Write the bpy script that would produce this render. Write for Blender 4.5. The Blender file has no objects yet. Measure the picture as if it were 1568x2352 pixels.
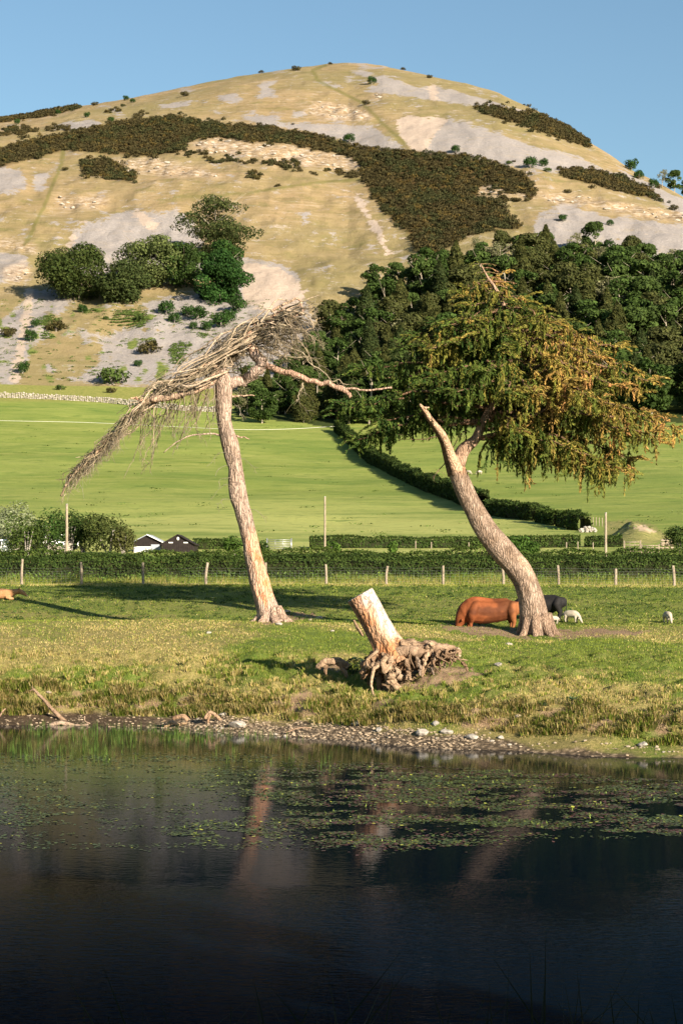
import bpy, math, random
import numpy as np
from mathutils import Vector
random.seed(7); RNG = np.random.default_rng(7)
SC = bpy.context.scene
COL = SC.collection
# ------------------------------------------------------------------ camera
F = 2352*70/36.0                      # focal length in units of a 1568 x 2352 picture
CZ = 6.0                              # eye height over the pond
TH = math.atan(136/F)                 # pitch
cd = bpy.data.cameras.new('camera'); cam = bpy.data.objects.new('camera', cd); COL.objects.link(cam)
cd.sensor_fit = 'VERTICAL'; cd.sensor_height = 36; cd.sensor_width = 24; cd.lens = 70
cd.clip_start = 0.3; cd.clip_end = 20000
cam.location = (0, 0, CZ); cam.rotation_euler = (math.pi/2+TH, 0, 0)
SC.camera = cam
# ------------------------------------------------------------------ sky, sun, exposure
SUN_EL, SUN_AZ = math.radians(19.5), math.radians(37)      # azimuth: to the right of straight behind the camera
sdir = Vector((math.sin(SUN_AZ)*math.cos(SUN_EL), -math.cos(SUN_AZ)*math.cos(SUN_EL), math.sin(SUN_EL)))
w = bpy.data.worlds.new('World'); SC.world = w; w.use_nodes = True
nt = w.node_tree; nt.nodes.clear()
sky = nt.nodes.new('ShaderNodeTexSky'); sky.sky_type = 'NISHITA'; sky.sun_disc = False
sky.sun_elevation = SUN_EL; sky.sun_rotation = math.atan2(sdir.x, sdir.y)
sky.air_density = 1.0; sky.dust_density = 0.6; sky.ozone_density = .9; sky.altitude = 100
bg = nt.nodes.new('ShaderNodeBackground'); bg.inputs['Strength'].default_value = 0.052
wo = nt.nodes.new('ShaderNodeOutputWorld')
tn = nt.nodes.new('ShaderNodeMix'); tn.data_type = 'RGBA'; tn.blend_type = 'MULTIPLY'; tn.inputs[0].default_value = 1; tn.inputs[7].default_value = (.80, .95, 1.0, 1)
nt.links.new(sky.outputs[0], tn.inputs[6]); nt.links.new(tn.outputs[2], bg.inputs[0]); nt.links.new(bg.outputs[0], wo.inputs[0])
sd = bpy.data.lights.new('sun', 'SUN'); sd.energy = 5.0; sd.angle = math.radians(0.55); sd.color = (1.0, 0.87, 0.69)
so = bpy.data.objects.new('sun', sd); COL.objects.link(so); so.location = (30, -30, 60)
so.rotation_euler = sdir.to_track_quat('Z', 'Y').to_euler()
SC.view_settings.view_transform = 'Standard'; SC.view_settings.look = 'None'
SC.view_settings.exposure = 1.38; SC.view_settings.gamma = 1.0; SC.view_settings.use_curve_mapping = False
SC.cycles.max_bounces = 6; SC.cycles.diffuse_bounces = 2; SC.cycles.glossy_bounces = 3; SC.cycles.transparent_max_bounces = 6
# ------------------------------------------------------------------ projection helpers
def pt(u, v, D):
    dy = math.cos(TH)-math.sin(TH)*(1176-v)/F; dz = math.sin(TH)+math.cos(TH)*(1176-v)/F
    t = D/dy
    return np.array([(u-784)/F*t, D, CZ+dz*t])
def zv(D, v): return CZ + D*np.tan(TH+np.arctan((1176-v)/F))
def vz(D, z): return 1176-F*np.tan(np.arctan((z-CZ)/np.maximum(D, .5))-TH)
def dyv(v): return math.cos(TH)-math.sin(TH)*(1176-v)/F
# ------------------------------------------------------------------ noise
def _h(i, j, s):
    a = (i.astype(np.int64)*374761393 + j.astype(np.int64)*668265263 + s*982451653) & 0xffffffff
    a = ((a ^ (a >> 13))*1274126177) & 0xffffffff
    a = a ^ (a >> 16)
    return (a & 0xffffff)/float(0xffffff)
def vnoise(x, y, s=0):
    x = np.asarray(x, float); y = np.asarray(y, float)
    i = np.floor(x); j = np.floor(y); fx = x-i; fy = y-j
    fx = fx*fx*(3-2*fx); fy = fy*fy*(3-2*fy)
    i = i.astype(np.int64); j = j.astype(np.int64)
    return (_h(i, j, s)*(1-fx)+_h(i+1, j, s)*fx)*(1-fy)+(_h(i, j+1, s)*(1-fx)+_h(i+1, j+1, s)*fx)*fy
def fbm(x, y, s=0, o=4):
    r = 0; a = .5; n = 0
    for k in range(o):
        r = r+a*vnoise(np.asarray(x)*2**k, np.asarray(y)*2**k, s+k*17); n += a; a *= .5
    return r/n-.5                      # about -0.5 .. 0.5
def sst(a, b, x):
    t = np.clip((np.asarray(x, float)-a)/(b-a), 0, 1); return t*t*(3-2*t)
# ------------------------------------------------------------------ mesh builder
class MB:
    def __init__(s): s.v = []; s.f = []; s.c = []; s.n = 0
    def add(s, v, f, c=None):
        v = np.asarray(v, float).reshape(-1, 3); f = np.asarray(f, np.int64)
        s.v.append(v); s.f.append(f+s.n)
        if c is None: c = np.ones((len(v), 3))
        c = np.asarray(c, float)
        if c.ndim == 1: c = np.tile(c, (len(v), 1))
        s.c.append(c[:, :3]); s.n += len(v); return s
    def mesh(s, name, origin=(0, 0, 0), smooth=True):
        me = bpy.data.meshes.new(name)
        if not s.v: return me
        v = np.vstack(s.v)-np.asarray(origin, float); c = np.vstack(s.c)
        me.vertices.add(len(v)); me.vertices.foreach_set('co', v.astype(np.float32).ravel())
        tot = [np.full(len(f), f.shape[1]) for f in s.f if len(f)]; tot = np.concatenate(tot)
        idx = np.concatenate([f.ravel() for f in s.f if len(f)])
        me.loops.add(len(idx)); me.loops.foreach_set('vertex_index', idx.astype(np.int32))
        st = np.zeros(len(tot), np.int32); st[1:] = np.cumsum(tot)[:-1]
        me.polygons.add(len(tot)); me.polygons.foreach_set('loop_start', st)
        me.polygons.foreach_set('loop_total', tot.astype(np.int32))
        me.polygons.foreach_set('use_smooth', np.full(len(tot), bool(smooth)))
        me.update(calc_edges=True)
        at = me.color_attributes.new('col', 'FLOAT_COLOR', 'POINT')
        cc = np.ones((len(v), 4), np.float32); cc[:, :3] = c; at.data.foreach_set('color', cc.ravel())
        return me
    def build(s, name, mat, parent=None, origin=None, smooth=True):
        org = origin if origin is not None else ((0, 0, 0) if parent is None else tuple(parent_world(parent)))
        me = s.mesh(name, org, smooth)
        me.materials.append(mat)
        o = bpy.data.objects.new(name, me); COL.objects.link(o)
        if parent is None: o.location = org
        else: o.parent = parent
        return o
def parent_world(p):
    l = Vector(p.location)
    while p.parent is not None: p = p.parent; l += Vector(p.location)
    return l
def tag(o, label=None, cat=None, group=None, kind=None):
    if label: o['label'] = label
    if cat: o['category'] = cat
    if group: o['group'] = group
    if kind: o['kind'] = kind
    return o
def empty(name, loc, label, cat, group=None, rz=0):
    o = bpy.data.objects.new(name, None); COL.objects.link(o); o.empty_display_size = .2
    o.location = tuple(loc); o.rotation_euler = (0, 0, rz); return tag(o, label, cat, group)
def copy_tree(o, parent=None):
    c = o.copy(); COL.objects.link(c)
    if parent is not None: c.parent = parent
    for ch in list(o.children): copy_tree(ch, c)
    return c
def place(proto, used, loc, rz, sc, label, group=None):
    """first call moves the prototype itself, later ones copy it"""
    o = proto if not used.get(proto.name) else copy_tree(proto)
    used[proto.name] = True
    o.location = tuple(loc); o.rotation_euler = (0, 0, rz)
    o.scale = sc if hasattr(sc, '__len__') else (sc, sc, sc)
    o['label'] = label
    if group: o['group'] = group
    return o
# ------------------------------------------------------------------ geometry helpers
def spline(P, n):
    P = np.asarray(P, float); k = len(P)
    if k < 3: t = np.linspace(0, 1, n)[:, None]; return P[0]*(1-t)+P[-1]*t
    Q = np.vstack([2*P[0]-P[1], P, 2*P[-1]-P[-2]]); out = []
    for t in np.linspace(0, k-1-1e-9, n):
        i = int(t); f = t-i; a, b, c, d = Q[i], Q[i+1], Q[i+2], Q[i+3]
        out.append(.5*((2*b)+(c-a)*f+(2*a-5*b+4*c-d)*f*f+(3*b-a-3*c+d)*f**3))
    return np.array(out)
def tube(mb, P, R, n=8, col=None, bump=0, bs=3.0, seed=0, cap=True, flat=None):
    P = np.asarray(P, float); m = len(P); R = np.broadcast_to(np.asarray(R, float), (m,))
    T = np.gradient(P, axis=0); T /= np.linalg.norm(T, axis=1)[:, None]+1e-9
    a = np.array([0, -1., 0]) if abs(T[0][1]) < .9 else np.array([1., 0, 0])
    U = np.zeros_like(P)
    for i in range(m):
        a = a-T[i]*a.dot(T[i]); a /= np.linalg.norm(a)+1e-9; U[i] = a
    W = np.cross(T, U)
    ang = np.linspace(0, 2*math.pi, n, endpoint=False)
    L = np.concatenate([[0], np.cumsum(np.linalg.norm(np.diff(P, axis=0), axis=1))])
    rr = np.tile(R[:, None], (1, n))
    if bump:
        ridg = fbm(np.tile(np.cos(ang)*bs, (m, 1))+seed, np.tile(np.sin(ang)*bs, (m, 1))+L[:, None]*.35, seed, 3)
        rr = rr*(1+bump*2*ridg)
    V = P[:, None, :]+U[:, None, :]*(np.cos(ang)*rr)[..., None]+W[:, None, :]*(np.sin(ang)*rr)[..., None]
    V = V.reshape(-1, 3)
    i = np.arange(m-1)[:, None]*n; j = np.arange(n)[None, :]; j2 = (j+1) % n
    f = np.stack([i+j, i+j2, i+n+j2, i+n+j], -1).reshape(-1, 4)
    c = None
    if col is not None:
        c = np.asarray(col, float)
        c = np.repeat(c, n, axis=0) if c.ndim == 2 and len(c) == m else np.tile(c, (m*n, 1))
    mb.add(V, f, c)
    if cap and n > 3:
        mb.v.append(np.array([P[0], P[-1]])); mb.c.append(np.ones((2, 3)) if c is None else np.array([c[0], c[-1]]))
        b = mb.n-m*n; e = mb.n; mb.n += 2
        jj = np.arange(n); k2 = (jj+1) % n
        mb.f.append(np.stack([b+k2, b+jj, np.full(n, e)], -1))
        mb.f.append(np.stack([b+(m-1)*n+jj, b+(m-1)*n+k2, np.full(n, e+1)], -1))
    return mb
def slivers(mb, C, d, ln, wd, col):
    n = len(C); A = np.asarray(d, float)+RNG.normal(size=(n, 3))*.32; A /= np.linalg.norm(A, axis=1)[:, None]; B = np.cross(A, rvec(n)); B /= np.linalg.norm(B, axis=1)[:, None]+1e-9
    s = RNG.uniform(.6, 1.3, (n, 1)); V = np.stack([C-A*ln*s, C-B*wd*s, C+A*ln*s, C+B*wd*s], 1).reshape(-1, 3); mb.add(V, np.arange(4*n).reshape(n, 4), np.repeat(col, 4, axis=0)); return mb
def rvec(n): v = RNG.normal(size=(n, 3)); return v/np.linalg.norm(v, axis=1)[:, None]
def cards(mb, C, size, col, up=0.0, asp=1.0, nrm=None):
    """rhombic leaf cards at the points C, normals random, pulled outward by nrm"""
    C = np.asarray(C, float); n = len(C)
    N = rvec(n)
    if nrm is not None: N = N+nrm*1.1
    N[:, 2] += up; N /= np.linalg.norm(N, axis=1)[:, None]
    A = np.cross(N, rvec(n)); A /= np.linalg.norm(A, axis=1)[:, None]+1e-9; B = np.cross(N, A)
    s = np.broadcast_to(np.asarray(size, float), (n,))[:, None]*RNG.uniform(.6, 1.3, (n, 1))
    V = np.stack([C-A*s, C-B*s*asp*.55+A*s*.1, C+A*s, C+B*s*asp*.55+A*s*.1], 1).reshape(-1, 3)
    f = np.arange(4*n).reshape(n, 4)
    col = np.asarray(col, float)
    if col.ndim == 1: col = np.tile(col, (n, 1))
    mb.add(V, f, np.repeat(col, 4, axis=0)); return mb
def blades(mb, P, h, wd, col, lean=.5, seg=1, bias=(0, 0)):
    P = np.asarray(P, float); n = len(P)
    a = RNG.uniform(0, 2*math.pi, n); d = np.stack([np.cos(a), np.sin(a), np.zeros(n)], 1)
    la = RNG.uniform(0, 2*math.pi, n); lv = np.stack([np.cos(la)+bias[0], np.sin(la)+bias[1], np.zeros(n)], 1)*RNG.uniform(0, lean, (n, 1))
    h = np.broadcast_to(h, (n,))[:, None]; wd = np.broadcast_to(wd, (n,))[:, None]
    up = np.array([0, 0, 1.])
    tip = P+(up+lv)*h
    col = np.asarray(col, float); 
    if col.ndim == 1: col = np.tile(col, (n, 1))
    if seg == 1:
        V = np.stack([P-d*wd/2, P+d*wd/2, tip], 1).reshape(-1, 3); f = np.arange(3*n).reshape(n, 3); mb.add(V, f, np.repeat(col, 3, axis=0))
    else:
        mid = P+up*h*.55+lv*h*.2
        V = np.stack([P-d*wd/2, P+d*wd/2, mid+d*wd*.35, mid-d*wd*.35, tip], 1).reshape(-1, 3)
        b = np.arange(n)*5
        mb.add(V, np.stack([b, b+1, b+2, b+3], 1), np.repeat(col, 5, axis=0))
        mb.f.append(np.stack([b+3, b+2, b+4], 1)+mb.n-5*n)
    return mb
def ico(sub=1):
    import bmesh
    bm = bmesh.new(); bmesh.ops.create_icosphere(bm, subdivisions=sub, radius=1)
    v = np.array([x.co[:] for x in bm.verts]); f = np.array([[y.index for y in x.verts] for x in bm.faces]); bm.free(); return v, f
ICO1 = ico(1); ICO2 = ico(2); ICO3 = ico(3)
def rock(mb, c, r, seed=0, col=(1, 1, 1), base=ICO2, cut=.75):
    v, f = base; v = v.copy(); rg = np.random.default_rng(seed)
    for _ in range(9):
        n = rg.normal(size=3); n /= np.linalg.norm(n); d = rg.uniform(.55, .95)*cut/.75
        p = v@n; v -= np.outer(np.maximum(p-d, 0), n)
    v *= np.asarray(r)*rg.uniform(.85, 1.15, 3); a = rg.uniform(0, 6.3)
    R = np.array([[math.cos(a), -math.sin(a), 0], [math.sin(a), math.cos(a), 0], [0, 0, 1]])
    mb.add(v@R.T+np.asarray(c), f, col); return mb
def box(mb, lo, hi, col=(1, 1, 1), rz=0, c=None):
    lo = np.asarray(lo, float); hi = np.asarray(hi, float)
    v = np.array([[x, y, z] for x in (lo[0], hi[0]) for y in (lo[1], hi[1]) for z in (lo[2], hi[2])])
    if rz:
        cc = (lo+hi)/2 if c is None else np.asarray(c); a = math.cos(rz); b = math.sin(rz)
        d = v-cc; v = cc+np.stack([d[:, 0]*a-d[:, 1]*b, d[:, 0]*b+d[:, 1]*a, d[:, 2]], 1)
    mb.add(v, [[0, 1, 3, 2], [4, 6, 7, 5], [0, 4, 5, 1], [2, 3, 7, 6], [0, 2, 6, 4], [1, 5, 7, 3]], col); return mb
def lerp(a, b, t): return np.asarray(a)*(1-t)+np.asarray(b)*t
# ------------------------------------------------------------------ materials
class NG:
    def __init__(s, name):
        s.m = bpy.data.materials.new(name); s.m.use_nodes = True; s.t = s.m.node_tree; s.t.nodes.clear()
        s.out = s.t.nodes.new('ShaderNodeOutputMaterial')
    def n(s, ty, **k):
        x = s.t.nodes.new('ShaderNode'+ty)
        for a, b in k.items():
            if a.startswith('i_'):
                key = a[2:]; key = int(key) if key.isdigit() else key
                s.set(x.inputs[key], b)
            else: setattr(x, a, b)
        return x
    def set(s, inp, b):
        if isinstance(b, bpy.types.NodeSocket): s.t.links.new(b, inp)
        elif isinstance(b, bpy.types.Node): s.t.links.new(b.outputs[0], inp)
        else:
            if isinstance(b, (tuple, list)) and len(b) == 3 and inp.type == 'RGBA': b = (*b, 1)
            inp.default_value = b
    def attr(s, name): return s.n('Attribute', attribute_name=name).outputs
    def coord(s, sc=(1, 1, 1), obj=True):
        t = s.n('TexCoord').outputs['Object' if obj else 'Generated']; m = s.n('Mapping'); s.set(m.inputs[0], t); m.inputs['Scale'].default_value = sc; return m.outputs[0]
    def noise(s, scale, detail=4, rough=.6, vec=None, sc=(1, 1, 1)):
        x = s.n('TexNoise'); x.inputs['Scale'].default_value = scale; x.inputs['Detail'].default_value = detail; x.inputs['Roughness'].default_value = rough
        s.set(x.inputs['Vector'], vec if vec is not None else s.coord(sc)); return x.outputs[0]
    def vor(s, scale, feat='F1', sc=(1, 1, 1), out=0, rnd=1):
        x = s.n('TexVoronoi'); x.feature = feat; x.inputs['Scale'].default_value = scale; x.inputs['Randomness'].default_value = rnd
        s.set(x.inputs['Vector'], s.coord(sc)); return x.outputs[out]
    def ramp(s, fac, stops, inter='LINEAR'):
        r = s.n('ValToRGB'); r.color_ramp.interpolation = inter; e = r.color_ramp.elements
        while len(e) < len(stops): e.new(.5)
        for k, (p, c) in enumerate(stops):
            e[k].position = p; c = (c, c, c) if not hasattr(c, '__len__') else c; e[k].color = (*c, 1)
        s.set(r.inputs[0], fac); return r.outputs[0]
    def mix(s, a, b, fac, mode='MIX'):
        x = s.n('Mix'); x.data_type = 'RGBA'; x.blend_type = mode; x.clamp_factor = True
        s.set(x.inputs[0], fac); s.set(x.inputs[6], a); s.set(x.inputs[7], b); return x.outputs[2]
    def math(s, op, a, b=None, c=None, clamp=False):
        x = s.n('Math'); x.operation = op; x.use_clamp = clamp; s.set(x.inputs[0], a)
        if b is not None: s.set(x.inputs[1], b)
        if c is not None: s.set(x.inputs[2], c)
        return x.outputs[0]
    def bump(s, h, dist, strength=1.0, nrm=None):
        x = s.n('Bump'); x.inputs['Distance'].default_value = dist; x.inputs['Strength'].default_value = strength; s.set(x.inputs['Height'], h)
        if nrm is not None: s.set(x.inputs['Normal'], nrm)
        return x.outputs[0]
    def pbr(s, col, rough=.9, nrm=None, spec=.2, metal=0, trans=None):
        p = s.n('BsdfPrincipled'); s.set(p.inputs['Base Color'], col); s.set(p.inputs['Roughness'], rough)
        p.inputs['Specular IOR Level'].default_value = spec; p.inputs['Metallic'].default_value = metal
        if nrm is not None: s.set(p.inputs['Normal'], nrm)
        o = p.outputs[0]
        if trans is not None:
            tr = s.n('BsdfTranslucent'); s.set(tr.inputs[0], col); mx = s.n('MixShader'); mx.inputs[0].default_value = trans
            s.t.links.new(o, mx.inputs[1]); s.t.links.new(tr.outputs[0], mx.inputs[2]); o = mx.outputs[0]
        s.t.links.new(o, s.out.inputs[0]); return s.m
M = {}
def leafmat(name, trans=.25, rough=.75, nz=.5, scale=1.2):
    g = NG(name); a = g.attr('col')[0]; n = g.noise(scale, 3)
    c = g.mix(a, g.mix(a, (0, 0, 0), nz), g.ramp(n, [(.35, 1), (.62, 0)]))
    return g.pbr(c, rough, None, .12, 0, trans)
M['leaf'] = leafmat('foliage'); M['needle'] = leafmat('needles', .12, .8, .35, 2)
M['grassblade'] = leafmat('grass_blades', .3, .7, .25, .6)
M['gorse'] = leafmat('gorse_foliage', .05, .95, .3, .3)
def solid(name, col, rough=.8, spec=.3, var=.25, scale=6, bump=0, metal=0):
    g = NG(name); n = g.noise(scale, 5); c = g.mix(tuple(x*(1-var) for x in col), tuple(min(1, x*(1+var)) for x in col), g.ramp(n, [(.3, 0), (.7, 1)]))
    return g.pbr(c, rough, g.bump(n, bump) if bump else None, spec, metal)
def bark(name, c1, c2, c3, sx=7, sz=1.6, bump=.05, use_attr=True, crack=.25):
    g = NG(name)
    n = g.noise(1.0, 6, .65, sc=(sx*.8, sx*.8, sz*.8)); wn = g.n('TexNoise'); wn.inputs['Scale'].default_value = 3.5; wn.inputs['Detail'].default_value = 3; g.set(wn.inputs['Vector'], g.coord())
    vm = g.n('VectorMath'); vm.operation = 'MULTIPLY_ADD'; g.set(vm.inputs[0], wn.outputs['Color']); vm.inputs[1].default_value = (1.6, 1.6, .9); g.set(vm.inputs[2], g.coord((sx, sx, sz)))
    vx = g.n('TexVoronoi'); vx.feature = 'DISTANCE_TO_EDGE'; vx.inputs['Scale'].default_value = 1; g.set(vx.inputs['Vector'], vm.outputs[0]); v1 = vx.outputs[0]; n2 = g.noise(1.3, 3)
    c = g.mix(c1, c2, g.ramp(n, [(.35, 0), (.65, 1)]))
    c = g.mix(c, c3, g.ramp(n2, [(.5, 0), (.68, .75)]))
    c = g.mix(g.mix(c, (.03, .02, .015), .7), c, g.ramp(v1, [(.0, 0), (crack, 1)]))
    if use_attr:
        at = g.attr('col')[0]; c = g.mix(c, at, 1.0, 'MULTIPLY')
    h = g.math('ADD', g.ramp(v1, [(0, 0), (.3, 1)]), g.math('MULTIPLY', n, 1.2))
    return g.pbr(c, .92, g.bump(h, bump, 1), .12)
M['pinebark'] = bark('weathered_pine_bark', (.34, .245, .195), (.45, .335, .27), (.235, .18, .145), 7, 1.2, .04, True, .12)
M['larchbark'] = bark('fissured_larch_bark', (.28, .20, .15), (.39, .29, .225), (.19, .135, .10), 10, 1.6, .04, True, .13)
M['stumpwood'] = bark('barkless_stump_wood', (.38, .25, .17), (.47, .35, .26), (.31, .18, .115), 5, .6, .05, True, .07)
M['rootwood'] = bark('dry_root_wood', (.20, .145, .105), (.31, .24, .185), (.10, .07, .05), 3, 3, .03, True, .04)
M['twig'] = bark('dead_twig_bark', (.24, .205, .165), (.33, .29, .24), (.14, .12, .09), 6, 6, .01, True, .05)
M['farbark'] = solid('grey_tree_bark', (.30, .26, .20), .9, .1)
M['postwood'] = bark('weathered_post_wood', (.30, .24, .175), (.37, .31, .235), (.21, .165, .12), 14, 1, .01, False, .1)
def stonemat(name, a, b, c, scale=2.5):
    g = NG(name); n = g.noise(scale, 8, .65); v = g.vor(scale*1.5, 'DISTANCE_TO_EDGE')
    cc = g.mix(a, b, g.ramp(n, [(.35, 0), (.65, 1)])); cc = g.mix(cc, c, g.ramp(g.noise(scale*2.2, 4), [(.52, 0), (.7, .8)]))
    return g.pbr(cc, .9, g.bump(g.math('ADD', n, g.math('MULTIPLY', v, .3)), .06), .2)
M['stone'] = stonemat('pale_limestone', (.29, .26, .22), (.42, .38, .33), (.17, .145, .115))
M['stone2'] = stonemat('brown_stone', (.30, .24, .17), (.44, .36, .27), (.16, .13, .09))
# ================================================================== TERRAIN
SIL_U = [-1600, -1000, -400, 0, 90, 180, 290, 420, 560, 700, 800, 880, 960, 1070, 1150, 1230, 1290, 1340, 1400, 1450, 1500, 1568, 1800, 2200, 3100]
SIL_V = [470, 370, 305, 273, 260, 244, 229, 202, 174, 154, 147, 152, 167, 190, 214, 251, 287, 320, 358, 391, 415, 452, 545, 660, 800]
def V2(D, v): return (D, float(zv(D, v)))
TAB = {
 -1500: [(-60, 2.2), (0, 1.9), (8, 1.5), (15, -.1), (20, -.7), (60, -.7), (72, -.05), (78, .4), (80, 1.0), (88, 2.2), (103, 3.7), (134, 5.8), (150, 6.4), (165, 8.0), V2(200, 1258), V2(290, 1195), V2(390, 1120), V2(480, 1042), V2(560, 965), V2(605, 918), V2(622, 898), V2(640, 880)],
 0: [(-60, 2.2), (0, 1.9), (8, 1.5), (13, -.1), (18, -.7), (60, -.7), (65.5, -.05), (67, .14), (69, .38), (69.6, .85), (71, 1.12), (74, 1.6), (83, 2.42), (90, 3.05), (96, 3.36), (101, 3.28), (108, 3.28), (113, 3.62), (119, 4.45), (134, 5.72), (150, 6.4), (165, 8.0), V2(200, 1258), V2(290, 1195), V2(390, 1120), V2(480, 1042), V2(560, 965), V2(605, 921), V2(622, 900), V2(640, 880)],
 400: [(-60, 2.2), (0, 1.9), (8, 1.5), (13, -.1), (18, -.7), (57, -.7), (63, -.05), (65, .16), (67, .38), (67.6, .85), (69, 1.12), (72.5, 1.65), (82, 2.44), (90, 3.02), (97.5, 3.42), (103, 3.3), (108, 3.26), (113, 3.58), (119, 4.42), (134, 5.72), (150, 6.4), (165, 8.0), V2(200, 1259), V2(290, 1198), V2(390, 1122), V2(480, 1046), V2(560, 975), V2(605, 932), V2(622, 912), V2(640, 890)],
 784: [(-60, 2.2), (0, 1.9), (8, 1.5), (13, -.1), (18, -.7), (51, -.7), (57, -.05), (59, .22), (61.5, .45), (62.2, .8), (64, 1.08), (68, 1.5), (74, 2.02), (84, 2.62), (95, 3.22), (99, 3.28), (105, 3.1), (112, 3.5), (119, 4.4), (134, 5.74), (150, 6.4), (165, 8.0), V2(200, 1261), V2(290, 1205), V2(390, 1130), V2(480, 1055), V2(560, 985), V2(605, 945), V2(622, 925), V2(640, 900)],
 1176: [(-60, 2.2), (0, 1.9), (8, 1.5), (13, -.1), (18, -.7), (48, -.7), (53.2, -.05), (54.6, .22), (56, .45), (56.6, .85), (58.5, 1.1), (62, 1.36), (72, 1.86), (83, 2.24), (92, 2.5), (96, 2.64), (100, 3.1), (103, 3.0), (107, 3.13), (120, 4.3), (134, 5.72), (150, 6.4), (165, 8.0), V2(200, 1262), V2(240, 1235), V2(330, 1165), V2(430, 1092), V2(520, 1012), V2(570, 965), V2(600, 935), V2(640, 895)],
 1568: [(-60, 2.2), (0, 1.9), (8, 1.5), (13, -.1), (18, -.7), (46, -.7), (50.2, -.05), (51.2, .2), (52.2, .4), (52.7, .85), (55, 1.18), (60, 1.48), (70, 1.92), (82, 2.3), (92, 2.6), (97, 2.9), (100, 3.12), (103, 3.0), (107, 3.13), (120, 4.25), (134, 5.65), (150, 6.4), (165, 8.0), V2(200, 1256), V2(240, 1228), V2(330, 1152), V2(430, 1078), V2(520, 998), V2(570, 955), V2(600, 925), V2(640, 885)],
 3000: [(-60, 2.2), (0, 1.9), (8, 1.5), (13, -.1), (18, -.7), (40, -.7), (46, -.05), (47, .2), (48, .85), (55, 1.25), (70, 2.0), (92, 2.88), (106, 3.3), (134, 5.65), (150, 6.4), (165, 8.0), V2(200, 1256), V2(330, 1152), V2(430, 1078), V2(520, 998), V2(570, 955), V2(640, 885)],
}
# the tables above were surveyed from a lower eye point: carry them over so that every row stays where it is seen
def mD(D): return float(6*F/(108+3.5*F/D)) if D <= 100 else float(np.interp(D, [100, 106, 134, 150, 165, 200, 9000], [6*F/(108+3.5*F/100), 106.5, 130.5, 146, 162, 200, 9000]))
def _carry(e):
    D, z = e
    if D > 170: return e
    if D <= 20: return (D, z)
    if z < -.3: return (mD(D), -.7)
    v = 1176-F*math.tan(math.atan((z-3.5)/D)-math.atan(244/F)); return (mD(D), float(zv(mD(D), v)))
TAB = {k: [(-60, 4.6), (0, 4.4), (20, -.1), (27, -.7)]+[_carry(e) for e in L if e[0] > 20] for k, L in TAB.items()}
TU = sorted(TAB)
def znear(u, D):
    u = np.clip(np.asarray(u, float), TU[0], TU[-1]); D = np.asarray(D, float)
    Z = np.stack([np.interp(D, *zip(*TAB[k])) for k in TU])
    i = np.clip(np.searchsorted(TU, u, side='right')-1, 0, len(TU)-2)
    a = np.array(TU)[i]; b = np.array(TU)[i+1]; t = (u-a)/(b-a)
    ii = np.indices(i.shape)
    return Z[(i, *ii)]*(1-t)+Z[(i+1, *ii)]*t
def zbase(u, D):
    u, D = np.broadcast_arrays(np.asarray(u, float), np.asarray(D, float))
    # the shoreline wanders
    x = (u-784)/F*D
    wob = (fbm(x*.22, 3+D*0, 5, 3)*3.2)*sst(58, 66, D)*(1-sst(80, 90, D))
    z = znear(u, np.minimum(D+wob, 640))
    S = np.interp(u, SIL_U, SIL_V)
    Dc = np.interp(u, [-1600, 0, 800, 1300, 1568, 3100], [1100, 1180, 1320, 1120, 980, 900])
    v0 = np.array(vz(640., znear(u, np.full(u.shape, 640.))))
    t = np.clip((D-640)/(Dc-640), 0, 1)
    vh = v0+(S-v0)*(1-(1-t)**1.85)
    zh = zv(D, vh)
    zc = zv(Dc, S); m = np.tan(TH+np.arctan((1176-S)/F)); e = np.maximum(D-Dc, 0)
    zb = zc+m*e-e*e*.0006
    z = np.where(D > 640, np.where(D > Dc, np.maximum(zb, 40), zh), z)
    # relief
    r = fbm(x*.35, D*.35, 11, 3)*.16*sst(80, 88, D)+(fbm(x*1.3, D*1.3, 12, 3)*.22+(np.abs(fbm(x*.8, D*.8, 17, 3))-.1)*.95)*sst(62, 66, D)*(1-sst(84, 94, D))*sst(.18, .8, z)
    r = r*(1-sst(124, 130, D)*.7) + fbm(x*.03, D*.03, 13, 3)*1.6*sst(220, 300, D)
    r = r + (fbm(x*.016, D*.012, 14, 4)*13-np.abs(fbm(x*.05, D*.02, 16, 3))*6+fbm(x*.15, D*.1, 15, 3)*2.6)*sst(650, 720, D)*(1-t*.75)
    # earth mound with a scar at the right of the far field
    r = r+(1.5+3*fbm(x*.3, D*.3, 19, 3))*np.exp(-(((u-1458)/40)**2)**1.2-((D-232)/14)**2)
    # hollow by the stump
    r = r-.34*np.exp(-((u-1115)/75)**2-((D-107.5)/3.0)**2)
    r = r-.30*np.exp(-((u-850)/60)**2-((D-77.3)/1.9)**2)+.22*np.exp(-((u-980)/90)**2-((D-79.7)/2.6)**2)
    # hummock in the foreground left of the stump
    return z+r
def vbase(u, D): return vz(D, zbase(u, D))
def gp(u, D):
    """point on the ground at column u and distance D"""
    z = float(zbase(np.array([u]), np.array([D]))[0]); v = float(vz(D, z)); t = D/dyv(v)
    return np.array([(u-784)/F*t, D, z])
DS = np.concatenate([np.arange(56, 140, .25), np.arange(140, 640, 1.0), np.arange(640, 1400, 2.0)])
_LU = np.arange(-500, 2100, 8.0); _LV = None
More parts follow.
